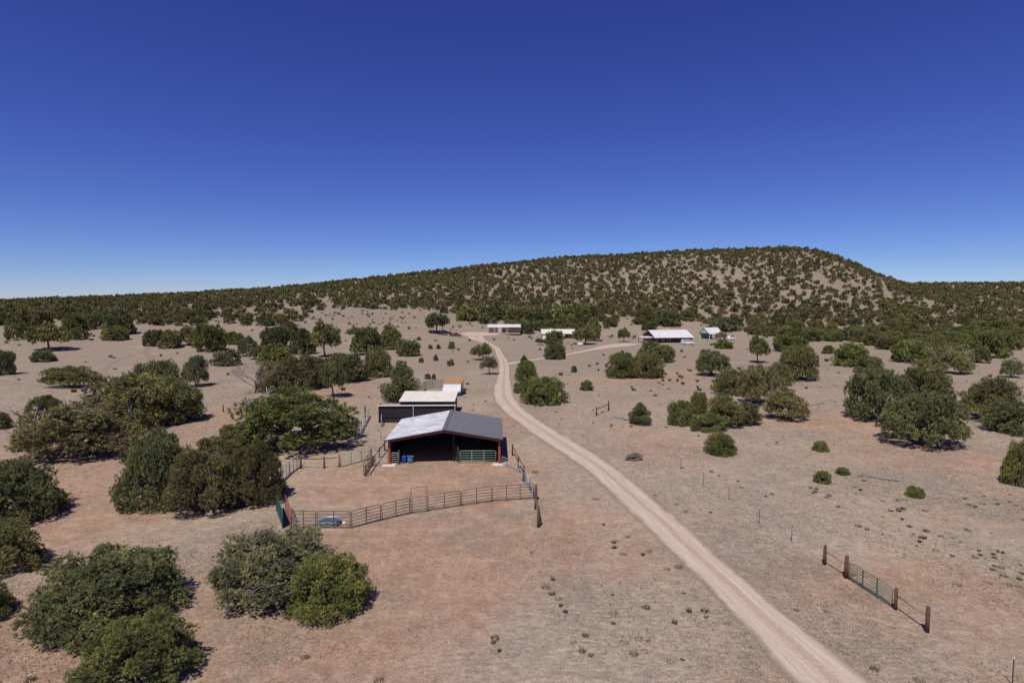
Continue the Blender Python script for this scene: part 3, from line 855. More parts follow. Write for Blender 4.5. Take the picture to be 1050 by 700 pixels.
# ------------------------------------------------------------------ ground cover
def keep_off(x, y):
    d = (np.hypot(rc[None,:,0]-x[:,None], rc[None,:,1]-y[:,None])-rw[None,:]).min(1)
    return d
def blades(cx, cy, h, spread, K, w, colr, name, label, lean=.6):
    n = len(cx); X = np.repeat(cx, K); Y = np.repeat(cy, K); hh = np.repeat(h, K)*R.uniform(.6, 1.2, n*K)
    sp = np.repeat(spread, K)
    a = R.uniform(0, 2*PI, n*K); q = np.sqrt(R.rand(n*K))*sp
    bx = X+np.cos(a)*q*.6; by = Y+np.sin(a)*q*.6; bz = tz(bx, by)-.01
    th = R.uniform(0, 2*PI, n*K); ww = np.repeat(w, K)
    sx = np.cos(th)*ww; sy = np.sin(th)*ww
    tx = bx+np.cos(a)*hh*lean*R.rand(n*K); ty = by+np.sin(a)*hh*lean*R.rand(n*K)
    V = np.stack([np.c_[bx-sx, by-sy, bz], np.c_[bx+sx, by+sy, bz], np.c_[tx, ty, bz+hh]], 1).reshape(-1, 3)
    C = np.repeat(np.repeat(colr, K, 0), 3, 0)
    tv = np.clip(np.repeat(R.uniform(.35, .65, n*K), 3), 0, 1)
    me = np_mesh(name, V, np.arange(len(V)).reshape(-1, 3), M['scatter'], {'tone': tv, 'treecol': C})
    o = link(name, me); o['kind'] = 'stuff'; o['label'] = label; o['category'] = 'ground cover'
n = 250000
yy = 10+130*R.rand(n)**1.35; xx = R.uniform(-1.0, 1.0, n)*np.maximum(yy, 30)*1.1
patch = fbm(xx/7+9, yy/7, 4)
ok = (patch > .47) | (R.rand(n) < .12)
ok &= keep_off(xx, yy) > -.1
ppx, ppy = project(xx, yy, 0*xx)
corral = (ppx > 285) & (ppx < 548) & (ppy > 452) & (ppy < 545)
ok &= ~corral | (R.rand(n) < .04)
leftbare = np.exp(-((ppx-430)/170)**2-((ppy-620)/110)**2)+np.exp(-((ppx-100)/120)**2-((ppy-520)/60)**2)
ok &= R.rand(n) > leftbare*.8
xx, yy = xx[ok], yy[ok]; n = len(xx)
pal = np.array([(.36,.31,.24),(.30,.26,.20),(.22,.19,.145),(.15,.14,.10),(.45,.40,.33),(.18,.13,.10)])
blades(xx, yy, R.uniform(.05, .16, n), R.uniform(.06, .22, n), 5, R.uniform(.008, .02, n), pal[R.choice(6, n, p=[.28,.24,.16,.12,.14,.06])]*R.uniform(.85, 1.1, (n, 1)),
       'grass', 'sparse dry bunch grass over the sandy ground')
# dark low brush
n = 6800
yy = 12+162*R.rand(n)**1.2; xx = R.uniform(-1.0, 1.0, n)*yy
patch = fbm(xx/9+40, yy/9, 3)
ppx, ppy = project(xx, yy, 0*xx)
w = np.where(ppx > 640, 1.0, np.where(ppx > 480, .5, .16))
ok = (patch > .53) & (R.rand(n) < w*.42) & (keep_off(xx, yy) > .3)
ok &= ~((ppx > 285) & (ppx < 548) & (ppy > 452) & (ppy < 545))
xx, yy = xx[ok], yy[ok]; n = len(xx)
extra = [(567,595),(560,603),(566,610),(572,614),(575,622),(580,628),(546,566),(588,660),(597,668),(606,673),(600,652),(506,660),(512,668),(640,660),(650,672),(655,655),(662,668),(629,640),(746,640),(692,640),(508,655),
         (730,484),(737,488),(745,492),(757,494),(760,500),(700,480),(716,447),(785,509),(792,507),(873,590),(1000,520),(905,530),(913,524),(925,533),(880,540),(889,543),(905,548),(932,540),(950,545),(965,550),(985,556),(1005,570),(1020,585),(940,560),(1035,600),(982,600)]
E = [gp(*e) for e in extra]
xx = np.concatenate([xx, [e.x for e in E]]); yy = np.concatenate([yy, [e.y for e in E]]); n = len(xx)
pal = np.array([(.10,.10,.06),(.15,.14,.09),(.08,.085,.05),(.20,.17,.12)])
blades(xx, yy, R.uniform(.08, .26, n), R.uniform(.12, .5, n), 60, R.uniform(.015, .03, n), pal[R.choice(4, n)]*R.uniform(.8, 1.2, (n, 1)),
       'ground_scrub', 'low dark snakeweed and sage clumps scattered over the dry ground', .9)
# brush dots in the middle distance
n = 3600
uu = R.uniform(-.95, .95, n); yy = R.uniform(110, 420, n); xx = uu*yy
ppx, ppy = project(xx, yy, tz(xx, yy))
w = .08+1.6*np.exp(-((ppx-390)/65)**2-((ppy-324)/8)**2)+.25*(ppy < 350)+.5*np.exp(-((ppx-680)/60)**2-((ppy-392)/14)**2)+.3*np.exp(-((ppx-470)/40)**2-((ppy-332)/6)**2)
ok = (R.rand(n) < w) & (keep_off(xx, yy) > .6) & (np.array([(np.hypot(p1c[:,0]-a, p1c[:,1]-b)-p1w).min() for a, b in zip(xx, yy)]) > .5)
ok &= np.array([min((b.x-a)**2+(b.y-c)**2 for b in bld) for a, c in zip(xx, yy)]) > 13**2
xx, yy = xx[ok], yy[ok]; n = len(xx)
blades(xx, yy, R.uniform(.3, 1.6, n)*np.interp(yy, [110,250,420], [.5,.8,1.2]), R.uniform(.25, 1.3, n)**1.2*np.interp(yy, [110,250,420], [.5,.8,1.2]), 70, R.uniform(.07, .13, n),
       np.array([(.10,.105,.055),(.14,.135,.07),(.17,.15,.10)])[R.choice(3, n)], 'brush', 'scattered low brush on the plain and at the foot of the hill', .7)
# stones
sv = []; 
mbs = MB()
for i in range(900):
    y = 23+90*R.rand()**1.3; x = R.uniform(-.95, .95)*y
    if (np.hypot(rc[:,0]-x, rc[:,1]-y)-rw).min() < -.3: continue
    s = R.uniform(.03, .09)*(1+1*(R.rand() < .04)); z = gr(x, y)
    P = [(x+s*math.cos(a)*R.uniform(.7,1.2), y+s*math.sin(a)*R.uniform(.7,1.2), z-.01) for a in (0, 1.3, 2.5, 3.8, 5)]
    P2 = [((p[0]-x)*.6+x, (p[1]-y)*.6+y, z+s*R.uniform(.4,.7)) for p in P]
    mbs.add(P+P2, [(5,6,7,8,9)]+[(k, (k+1) % 5, (k+1) % 5+5, k+5) for k in range(5)])
st = mbs.build('gravel', M['stone']); st['kind'] = 'stuff'; st['label'] = 'small pale stones strewn over the dirt'; st['category'] = 'stones'

# ------------------------------------------------------------------ fences
def pipe_panel(a, b, label, cat='fence panel', name='corral_panel', h=1.55, rails=5, stays=1, mat='pipe', r=.028, group=None, lift=.12):
    a = Vector(a); b = Vector(b); L = (b-a).length; L2 = math.hypot(b.x-a.x, b.y-a.y)
    t = thing(name, label, cat, a, math.atan2(b.y-a.y, b.x-a.x), group)
    dz = b.z-a.z; m = M[mat]; e = .07; x0, x1 = e, L2-e
    def zt(x): return dz*x/L2
    fr = MB(); c = .14
    fr.tube([(x0,0,zt(x0)-.02),(x0,0,zt(x0)+h-c),(x0+c*.35,0,zt(x0)+h-c*.3),(x0+c,0,zt(x0)+h),(x1-c,0,zt(x1)+h),(x1-c*.35,0,zt(x1)+h-c*.3),(x1,0,zt(x1)+h-c),(x1,0,zt(x1)-.02)], r*1.25)
    fr.build('frame', m, t, True)
    for k in range(rails):
        z = lift+(h-lift)*k/rails
        q = MB(); q.tube([(x0,0,zt(x0)+z),(x1,0,zt(x1)+z)], r, 6); q.build('rail', m, t, True)
    for k in range(stays):
        x = x0+(x1-x0)*(k+1)/(stays+1)
        q = MB(); q.box(x-.035, x+.035, -.03, .03, zt(x)+.02, zt(x)+h-r); q.build('stay', m, t)
    return t
def wood_post(p, h=1.6, r=.11, label='', mat='wood', group=None, name='wooden_post', lean=0):
    q = MB(); rn = random.Random(int(p[0]*77+p[1]*13))
    q.tube([(0,0,-.2),(rn.uniform(-.01,.01)+lean*.5,.01,h*.5),(lean,0,h-.03),(lean,0,h)], [r*1.1,r,r*.95,r*.75], 10)
    o = q.build(name, M[mat], None, True); o.location = p; return tag(o, label, 'post', group)
def timber_rail(a, b, label, r=.055, mat='wood', name='timber_rail', group=None):
    a = Vector(a); b = Vector(b); q = MB(); d = b-a
    q.tube([(0,0,0), d*.5+Vector((0,0,-.03)), d], [r,r*.95,r*.85], 8)
    o = q.build(name, M[mat], None, True); o.location = a; return tag(o, label, 'fence rail', group)

G1 = 'grey green pipe panels along the front of the corral'
front = [(298,541.6),(324.7,541.6),(360,542),(391,533.5),(421,527)]
labs = ['grey pipe panel at the left end of the corral front beside the red barred one', 'grey pipe panel of the corral front with the metal tank behind it',
        'grey pipe panel just right of the front corner of the corral', 'grey pipe panel adjoining the left side of the arched gate']
for i in range(4): pipe_panel(gp(*front[i]), gp(*front[i+1]), labs[i], group=G1, stays=1)
fr2 = [(438.3,524.2),(472.7,519),(504.3,514.4),(548,511.6)]
labs = ['grey pipe panel adjoining the right side of the arched gate', 'grey pipe panel in the middle of the corral front right of the arched gate', 'grey pipe panel at the right end of the corral front']
for i in range(3): pipe_panel(gp(*fr2[i]), gp(*fr2[i+1]), labs[i], group=G1, stays=1 if i < 2 else 2)
# arched walk-through gate
a = gp(421.5,526.8); b = gp(438,524.3)
t = thing('arched_gate', 'narrow pipe gate under a tall square arch in the corral front', 'gate', a, math.atan2(b.y-a.y, b.x-a.x)); L2 = (b-a).length
q = MB(); q.tube([(0,0,0),(0,0,2.3),(.08,0,2.42),(L2/2,0,2.5),(L2-.08,0,2.42),(L2,0,2.3),(L2,0,0)], .028); q.build('arch_frame', M['pipe'], t, True)
q = MB(); q.tube([(.1,0,.12),(.1,0,1.5),(L2-.1,0,1.5),(L2-.1,0,.12),(.1,0,.12)], .028); lf = q.build('gate_leaf', M['pipe'], t, True)
for k in range(4):
    q = MB(); q.tube([(.1,0,.35+.27*k),(L2-.1,0,.35+.27*k)], .022, 6); q.build('rail', M['pipe'], lf, True)

# left edge: green sheet panel and red barred panel
a = gp(290,542); b = gp(283.5,524)
t = thing('sheeted_panel', 'tall dark green sheeted panel seen edge on at the left corral corner', 'fence panel', a, math.atan2(b.y-a.y, b.x-a.x)); L2 = (b-a).length
q = MB(); q.tube([(0,0,0),(0,0,1.65),(L2,0,1.65),(L2,0,0)], .04); q.build('frame', M['dkgreen'], t, True)
q = MB(); 
for k in range(14): q.box(.05+(L2-.1)*k/14, .05+(L2-.1)*(k+1)/14-.01, -.012-.012*(k % 2), .012+.012*(k % 2), .1, 1.58)
q.build('sheet', M['dkgreen'], t)
pipe_panel(gp(299,541), gp(293,524), 'faded red pipe panel beside the dark green sheeted one', mat='redpipe', h=1.6, rails=5, stays=1)
pipe_panel(gp(286,496), gp(297,485.5), 'grey pipe panel running back beside the thicket, nearer of two', mat='galv', h=1.5, stays=2, group='grey pipe panels at the back left of the corral')
pipe_panel(gp(297,485.5), gp(308,478), 'grey pipe panel running back to the first wooden post', mat='galv', h=1.5, stays=2, group='grey pipe panels at the back left of the corral')
w1, w2, w3 = gp(308.6,480.5), gp(332.5,480), gp(348,479)
wood_post(w1, 1.55, .1, 'left wooden post at the back of the corral')
wood_post(w2, 1.4, .1, 'middle wooden post at the back of the corral')
wood_post(w3, 1.6, .11, 'wooden post where the faded green gate begins', mat='woodlight')
timber_rail(w1+Vector((.1,0,1.2)), w2+Vector((-.1,0,1.15)), 'timber rail between the left and middle wooden posts', mat='rustwood')
timber_rail(w2+Vector((.1,0,1.2)), w3+Vector((-.12,0,1.2)), 'timber rail between the middle post and the green gate post', mat='rustwood')
pipe_panel(w3+Vector((.15,0,0)), gp(381,470.5), 'faded green pipe gate seen at an angle at the back of the corral', name='pipe_gate', cat='gate', mat='palegreen', h=1.5, rails=5, stays=2)
pipe_panel(gp(373,487.5), gp(381.5,471.5), 'grey pipe panel folded back at the end of the faded green gate', mat='pipe', h=1.5, stays=1)
# dark timber rail fence running back beside the barn
ps = [gp(375,488.5), gp(382.5,478), gp(389,469), gp(394.5,462)]
for i, p in enumerate(ps):
    wood_post(p, 1.3, .09, ['nearest post of the dark timber fence left of the barn','second post of the dark timber fence left of the barn','third post of the dark timber fence left of the barn','farthest post of the dark timber fence left of the barn'][i])
for i in range(3):
    timber_rail(ps[i]+Vector((.1,0,1.15)), ps[i+1]+Vector((.1,0,1.15)), ['nearest top rail of the dark timber fence left of the barn','middle top rail of the dark timber fence left of the barn','farthest top rail of the dark timber fence left of the barn'][i], .09)
pipe_panel(gp(384,477), gp(397.5,476.6), 'pale pipe panel closing the gap between dark timber fence and barn', mat='galv', h=1.5, rails=4, stays=1)
# back runs beyond
rp = [(366,451),(371,441),(375,433.5),(378.5,427)]
for i in range(3):
    pipe_panel(gp(*rp[i]), gp(*rp[i+1]), 'grey pipe panel of the run leading back past the dark windbreak', mat='galv', h=1.5, rails=5, stays=1, group='pipe panels of the rear run')
wood_post(gp(374.5,427.5), 1.8, .14, 'stout dark post at the head of the rear pipe run')
pipe_panel(gp(372,443), gp(389,442.5), 'thin low pipe panel across the rear pen left of the barn', mat='galv', h=1.2, rails=2, stays=0)
pipe_panel(gp(369,452.5), gp(396,452), 'long low pipe panel close behind the barn corner', mat='galv', h=1.0, rails=2, stays=1)
wood_post(gp(390.5,449), 1.9, .06, 'slim pale pipe post in the pen behind the barn', mat='galv', name='pipe_post')
# round pen behind the white roofs
rp = [(431,404),(436,399),(444,397.5),(455,397.5)]
for i in range(3):
    pipe_panel(gp(*rp[i]), gp(*rp[i+1]), 'faint green pipe panel of the small pen behind the cream roof', mat='pipe', h=1.8, rails=6, stays=3, group='panels of the small pen')

# right side fence running away from the lone H brace
pa, pb = gp(552,540.5), gp(549.3,522)
wood_post(pa, 1.75, .13, 'thick dark post nearest the camera at the corral corner brace')
wood_post(pb, 1.7, .12, 'second dark post of the corral corner brace')
timber_rail(pa+Vector((0,.1,1.45)), pb+Vector((0,-.1,1.5)), 'weathered top rail of the corral corner brace', .08)
timber_rail(pa+Vector((.02,.12,.35)), pb+Vector((0,-.1,1.35)), 'slanting timber of the corral corner brace', .05, 'woodlight')
pc = gp(549.5,513)
wood_post(pc, 1.6, .14, 'dark post where the corral front meets the side fence')
pd = gp(536.8,493)
pipe_panel(pc+Vector((-.05,.15,0)), gp(543,502.5), 'grey pipe panel on the right side of the corral, nearer one', mat='galv', h=1.5, rails=5, stays=1, group='right side corral panels')
pipe_panel(gp(543,502.5), pd, 'grey pipe panel on the right side of the corral, farther one', mat='galv', h=1.5, rails=5, stays=1, group='right side corral panels')
wood_post(pd, 1.7, .13, 'crooked dark post halfway along the right side fence', lean=.08)
pe = gp(531.5,480); pf = gp(525.5,467)
wood_post(pe, 1.5, .1, 'reddish post beside the barn, nearer of two', mat='rustwood'); wood_post(pf, 1.5, .1, 'reddish post beside the barn, farther of two', mat='rustwood')
timber_rail(pd+Vector((.08,0,1.5)), pe+Vector((0,0,1.4)), 'reddish rail leading from the crooked post to the barn side', .07, 'rustwood')
timber_rail(pe+Vector((0,0,1.3)), pf+Vector((0,0,1.3)), 'reddish rail running on beside the barn', .06, 'rustwood')
pipe_panel(gp(514.5,476), gp(533,484.5), 'low pipe panel slanting from the barn corner to the right side fence', mat='galv', h=1.0, rails=3, stays=0)

# lone gate on the right
A, B, C_, D_ = gp(845.5,578.5), gp(867.5,592.5), gp(918,625), gp(950.5,648)
A, B, C_, D_ = [Vector(v) for v in (A, B, C_, D_)]
wood_post(A, 1.5, .12, 'far reddish end post of the lone field gate', mat='rustwood')
wood_post(B, 1.65, .14, 'thick brown hinge post of the lone field gate', mat='rustwood')
wood_post(C_, 1.45, .11, 'weathered grey latch post of the lone field gate', mat='wood')
wood_post(D_, 1.6, .12, 'near end post of the lone field gate with a lighter sunlit foot', mat='rustwood')
timber_rail(A+Vector((0,0,1.05)), B+Vector((0,0,1.0)), 'brace rail between the two far posts of the lone gate', .055, 'woodlight')
timber_rail(C_+Vector((0,0,1.0)), D_+Vector((0,0,1.0)), 'brace rail between the two near posts of the lone gate', .055, 'woodlight')
d = (C_-B).normalized()
pipe_panel(B+d*.2, C_-d*.2, 'green six bar metal gate hung between timber posts beside the dirt road', name='field_gate', cat='gate', mat='green', h=1.3, rails=6, stays=2, r=.022, lift=.15)
# t-posts of the wire fence
tp = [((811.7,555),'thin steel post nearest the lone gate'),((778.3,537.5),'thin steel post second from the lone gate'),((747.3,511.8),'thin steel post with a pale top above the road'),
      ((721,497),'thin steel post below the lone bright shrub'),((698,481),'thin steel post up slope of the lone bright shrub'),((1038,703),'white tipped thin post in the bottom right corner')]
for (px, lb) in tp:
    p = gp(*px); q = MB(); t = thing('steel_post', lb, 'fence post', p, 0, 'thin steel posts of the wire fence')
    q.beam((0,0,-.1),(0,0,1.45),.045,.03); q.beam((0,.02,0),(0,.02,1.45),.012,.045); q.build('shaft', M['pipe'], t)
    q = MB(); q.beam((0,0,1.452),(0,0,1.56),.05,.036); q.build('tip', M['carwhite'], t)
# small dark H brace right of the road
a, b = gp(611.5,426), gp(624,421)
wood_post(a, 1.5, .13, 'left post of the small dark brace right of the road bend'); wood_post(b, 1.9, .13, 'right post of the small dark brace right of the road bend')
timber_rail(a+Vector((0,0,1.1)), b+Vector((0,0,1.2)), 'dark rail of the small brace right of the road bend', .08)
wood_post(gp(229,422.5), 1.35, .1, 'short brown post standing alone on the bare soil by the left clump', mat='rustwood')
wood_post(gp(211.5,421.5), 1.1, .13, 'broken pale stump beside the left clump', mat='deadwood')
wood_post(gp(58.5,500), 1.1, .03, 'thin stake beside the left edge juniper', mat='rustwood', name='stake')
wood_post(gp(118,496), 1.1, .03, 'thin stake left of the corral thicket', mat='rustwood', name='stake')
# fallen branches
def log(p, L, rz, label, seed):
    r = random.Random(seed); q = MB(); t = thing('fallen_branch', label, 'dead branch', p, rz)
    q.tube([(-L/2,0,.12),(0,.1,.16),(L/2,-.1,.3)], [.09,.07,.03], 7); q.build('stem', M['deadwood'], t, True)
    q = MB()
    for k in range(7):
        x = r.uniform(-L*.1, L*.48); q.tube([(x,0,.18),(x+.4,r.uniform(-.8,.8),.3+r.uniform(0,.5)),(x+.8,r.uniform(-1.2,1.2),.2+r.uniform(0,.6))], [.035,.022,.01], 5, cap=False)
    q.build('twig', M['deadwood'], t, True)
log(gp(838,415), 4.0, .5, 'fallen grey branch left of the big right hand clump', 1)
log(gp(902,491), 3.6, 2.6, 'thin fallen branch on the open ground left of the small green shrub', 2)
log(gp(638,430), 3.0, 2.5, 'fallen branch leaning beside the lone pine shaped tree', 3)
log(gp(832,366), 3.2, 1.0, 'dead snag on pale ground right of the tall olive juniper', 4)
log(gp(1033,395), 2.6, 1.2, 'dark dead snag near the right edge below the bare shrub', 5)

# ------------------------------------------------------------------ open fronted barn
def pos_h(px, py, z):                    # point at absolute height z seen at pixel
    t, u = elev_tan(px, py); d = (z-CAMH)/t; return Vector((float(u*d), float(d), z))
def corrug(mb, P00, P10, P11, P01, n, amp):
    """ribbed sheet: ribs run from edge P00-P01 side to P10-P11; n ribs across P00->P01"""
    P00, P10, P11, P01 = map(Vector, (P00, P10, P11, P01)); nrm = (P10-P00).cross(P01-P00).normalized()
    if nrm.z < 0: nrm = -nrm
    top = []; prof = [(0,0),(.35,0),(.45,1),(.55,1),(.65,0)]
    rows = []
    for k in range(n):
        for f, h in prof: rows.append(((k+f)/n, h))
    rows.append((1, 0))
    vs = []; th = .03
    for f, h in rows:
        a = P00.lerp(P01, f); b = P10.lerp(P11, f)
        vs += [a+nrm*h*amp, b+nrm*h*amp, a-nrm*th, b-nrm*th]
    fs = []
    for i in range(len(rows)-1):
        o = i*4; fs += [(o, o+1, o+5, o+4), (o+2, o+6, o+7, o+3), (o, o+4, o+6, o+2), (o+1, o+3, o+7, o+5)]
    e = (len(rows)-1)*4
    fs += [(0, 2, 3, 1), (e, e+1, e+3, e+2)]
    mb.add(vs, fs)
fl = gp(399.5,476.3); frr = gp(512,476.3)
rz = math.radians(1.6); W = (frr-fl).length; LB = 11.6; EH = 3.15; RI = 1.15
fl.z = gr(fl.x, fl.y)
barn = thing('barn', 'open fronted red framed barn with low gabled metal roof, one slope pale, one dark', 'barn', fl, rz)
OH = .45; slope = RI/(W/2)
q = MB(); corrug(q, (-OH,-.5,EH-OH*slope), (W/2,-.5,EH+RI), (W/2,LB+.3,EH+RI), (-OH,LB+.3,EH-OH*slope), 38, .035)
o = q.build('roof', M['roofL'], barn); o['label'] = 'left roof slope of streaked weathered metal, sun reflection painted in as pale colour'
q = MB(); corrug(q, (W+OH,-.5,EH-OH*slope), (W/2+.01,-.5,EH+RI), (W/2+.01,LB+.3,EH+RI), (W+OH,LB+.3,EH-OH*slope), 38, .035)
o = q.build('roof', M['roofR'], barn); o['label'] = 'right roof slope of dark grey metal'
q = MB(); q.add([(W/2-.25,-.52,EH+RI+.03),(W/2,-.52,EH+RI+.075),(W/2+.25,-.52,EH+RI+.03),(W/2-.25,LB+.32,EH+RI+.03),(W/2,LB+.32,EH+RI+.075),(W/2+.25,LB+.32,EH+RI+.03)],
              [(0,1,4,3),(1,2,5,4),(0,3,5,2),(0,2,1),(3,4,5)]); q.build('ridge_cap', M['roofR'], barn)
for s in (0, 1):                           # fascia, rafters
    x0 = -OH if s == 0 else W+OH
    q = MB(); q.beam((x0,-.56,EH-OH*slope-.02),(W/2,-.56,EH+RI-.02),.07,.15); q.build('fascia', M['charcoal'], barn)
    x0 = .05 if s == 0 else W-.05
    q = MB(); q.beam((x0,-.40,EH-.19),(W/2,-.40,EH+RI-.21),.14,.20); q.build('rafter', M['rust_red'], barn)
for x in (0, W):
    q = MB(); q.beam((x,0,-.1),(x,0,EH-.05),.28,.26); q.build('post', M['rust_red'], barn)
    q = MB(); q.box(x-.8, x+.75, -.85, .12, -.1, .07); q.build('concrete_pad', M['concrete'], barn)
for k in range(3):
    for x in (.1, W/2, W-.1):
        y = 3.8*(k+1); h = EH-.1 if x != W/2 else EH+RI-.15
        if x == W/2: continue
        q = MB(); q.beam((x,y,-.1),(x,y,h-.1),.18,.18); q.build('post', M['charcoal'], barn)
    for s in (0, 1):
        q = MB(); q.beam((0.1 if s == 0 else W-.1, 3.8*(k+1), EH-.2),(W/2,3.8*(k+1),EH+RI-.22),.1,.16); q.build('rafter', M['rust_red'], barn)
q = MB(); corrug(q, (-.02,.2,EH-.12), (-.02,.2,0), (-.02,LB,0), (-.02,LB,EH-.12), 30, .02); q.build('side_wall', M['charcoal'], barn)
q = MB(); corrug(q, (W+.05,.2,EH-.12), (W+.05,.2,0), (W+.05,LB,0), (W+.05,LB,EH-.12), 30, .02); q.build('side_wall', M['charcoal'], barn)
q = MB(); n = 26
vs = []; fs = []
for k in range(n+1):
    x = W*k/n; zt_ = EH+RI-abs(x-W/2)*slope-.06; dy = .03*(k % 2)
    vs += [(x,LB+dy,-.05),(x,LB+dy,zt_)]
for k in range(n): fs.append((2*k,2*k+2,2*k+3,2*k+1))
q.add(vs, fs); q.build('back_wall', M['charcoal'], barn)
q = MB(); q.box(3.4,4.7,LB-.12,LB-.04,.5,3.2); o = q.build('light_panel', plain('dull_blue_sheet', (.06,.09,.17), .5), barn); o['label'] = 'dull blue sheet on the back wall'
q = MB(); q.beam((W/2+1.0,1.2,-.1),(W/2+1.0,1.2,EH+.6),.16,.16); q.build('centre_post', M['charcoal2'], barn)
def loc2w(x, y, z=0):
    return Vector((fl.x+x*math.cos(rz)-y*math.sin(rz), fl.y+x*math.sin(rz)+y*math.cos(rz), fl.z+z))
def at_px_in_barn(px, ydepth):            # local x for a pixel column at a local depth
    best = min(np.linspace(0, W, 600), key=lambda x: abs(project(*loc2w(x, ydepth, .5))[0]-px)); return float(best)
xa, xb = at_px_in_barn(471, .25), at_px_in_barn(509, .25)
pipe_panel(loc2w(xa,.25), loc2w(xb,.25), 'pale green pipe gate closing the right bay of the barn front', name='pipe_gate', cat='gate', mat='palegreen', h=1.55, rails=5, stays=2, r=.03)
x2 = at_px_in_barn(461, .4)
pipe_panel(loc2w(xa-.1,.3), loc2w(x2+.35,2.2), 'dark green pipe gate swung open into the barn', name='pipe_gate', cat='gate', mat='green', h=2.0, rails=5, stays=1)
x3 = at_px_in_barn(409, .15)
pipe_panel(loc2w(.2,.15), loc2w(x3-.05,.15), 'short pipe panel between the left red post and grey inner post of the barn', mat='galv', h=1.4, rails=5, stays=0)
wood_post(loc2w(x3,.1), 1.75, .085, 'grey green steel post standing just inside the left of the barn front', mat='pipe', name='steel_gatepost')
# barrel and tub
xb1 = at_px_in_barn(414.6, .9)
t = thing('drum', 'dark blue plastic drum just inside the barn mouth', 'barrel', loc2w(xb1,.75))
q = MB(); q.lathe([(.27,0),(.3,.05),(.3,.3),(.315,.32),(.3,.34),(.3,.62),(.315,.64),(.3,.66),(.3,.88),(.26,.95)], n=20); q.build('body', M['blue'], t, True)
q = MB(); q.lathe([(.27,.951),(.27,.975),(.24,.98),(.24,.955)], n=20); q.build('rim', M['blue'], t)
xb2 = at_px_in_barn(421, .9)
t = thing('tub', 'light blue open tub beside the dark blue drum', 'tub', loc2w(xb2,.75))
q = MB(); q.lathe([(.3,0),(.36,.4),(.4,.86),(.43,.88),(.43,.92),(.37,.92),(.34,.5),(.28,.08)], n=22); q.build('body', M['ltblue'], t, True)
q = MB(); q.lathe([(.345,.60),(.345,.61)], n=22); q.build('water', M['water'], t)
# stock tank in the corral
p = gp(338,537.5)
t = thing('stock_tank', 'dull bluish oval metal stock tank inside the front of the corral', 'water trough', p, .1)
q = MB(); q.lathe([(.72,0),(.75,.08),(.74,.25),(.77,.27),(.74,.29),(.75,.5),(.79,.53),(.79,.57),(.72,.57),(.70,.3)], n=30, sx=1.25, sy=.75); q.build('body', M['trough'], t, True)
q = MB(); q.lathe([(.705,.42),(.705,.43)], n=30, sx=1.25, sy=.75); q.build('water', M['water'], t)
q = MB(); q.tube([(.7,-.5,0),(.7,-.5,.75),(.5,-.35,.78),(.45,-.3,.6)], .03); q.build('inlet_pipe', M['galv'], t, True)
t = thing('salt_block', 'small white block beside the metal stock tank', 'salt block', p+Vector((1.25,.15,0)))
q = MB(); q.add([(-.15,-.13,0),(.15,-.13,0),(.15,.13,0),(-.15,.13,0),(-.12,-.1,.24),(.12,-.1,.24),(.12,.1,.22),(-.12,.1,.22)], [(3,2,1,0),(4,5,6,7),(0,1,5,4),(1,2,6,5),(2,3,7,6),(3,0,4,7)]); q.build('block', M['carwhite'], t)

# ------------------------------------------------------------------ dark windbreak with white posts
a = gp(388,433.5); 
t_, u_ = elev_tan(467, 414); hw = 2.75
b = Vector((float(elev_tan(466.5, 420)[1]*a.y), a.y+.4, 0)); b.z = gr(b.x, b.y)
t = thing('windbreak', 'long dark sheeted windbreak shed front with pale posts and top rail behind the barn', 'shed', a, math.atan2(b.y-a.y, b.x-a.x)); L2 = (b-a).length
q = MB(); corrug(q, (0.1,.12,hw), (0.1,.12,.05), (L2-.1,.12,.05), (L2-.1,.12,hw), 40, .03); q.build('wall', M['charcoal2'], t)
q = MB(); corrug(q, (0.02,.2,hw), (0.02,.2,.05), (0.02,2.6,.05), (0.02,2.6,hw), 8, .03); q.build('end_wall', M['charcoal2'], t)
for x in (0, L2*.455, L2-.05):
    q = MB(); q.beam((x,-.02,-.1),(x,-.02,hw),.12,.12); q.build('post', M['galv'], t)
q = MB(); q.beam((-.1,-.03,hw+.07),(L2+.1,-.03,hw+.07),.16,.16); q.build('top_rail', M['whitewall'], t)
q = MB(); q.beam((.06,-.05,1.1),(L2*.455,-.05,1.1),.06,.08); q.build('mid_rail', M['charcoal'], t)
pipe_panel(gp(391,438), gp(391.5,434), 'short pipe panel at the left end of the windbreak', mat='galv', h=1.5, rails=5, stays=0)
# cream roofed shed
fe = pos_h(409,411.3,2.5); fe2 = pos_h(466.5,411.3,2.5)
bz = 3.35; D2 = 6.2
wS = (fe2-fe).length; z0 = gr(fe.x, fe.y); h0 = 2.5-z0
t = thing('shed', 'long low shed with a cream metal roof right behind the dark windbreak', 'shed', (fe.x, fe.y, z0), 0)
rx = .15
q = MB(); 
prof = [(0,h0),(.25,h0+.13),(D2*.5,h0+.45),(D2-.6,bz-z0),(D2,bz-z0-.12)]
vs = []; N_ = 48
for k in range(N_+1):
    x = wS*k/N_
    for (yy_, zz_) in prof: vs.append((x, yy_, zz_+.02*(k % 2)))
    for (yy_, zz_) in prof[::-1]: vs.append((x, yy_, zz_-.06))
m_ = 2*len(prof); fs = []
for k in range(N_):
    for j in range(m_):
        j2 = (j+1) % m_; fs.append((k*m_+j, (k+1)*m_+j, (k+1)*m_+j2, k*m_+j2))
fs += [tuple(range(m_))[::-1], tuple(N_*m_+j for j in range(m_))]
q.add(vs, fs); q.build('roof', M['creamroof'], t)
q = MB(); q.box(.2,wS-.2,.25,.31,-.1,h0-.02); q.build('front_wall', M['charcoal2'], t)
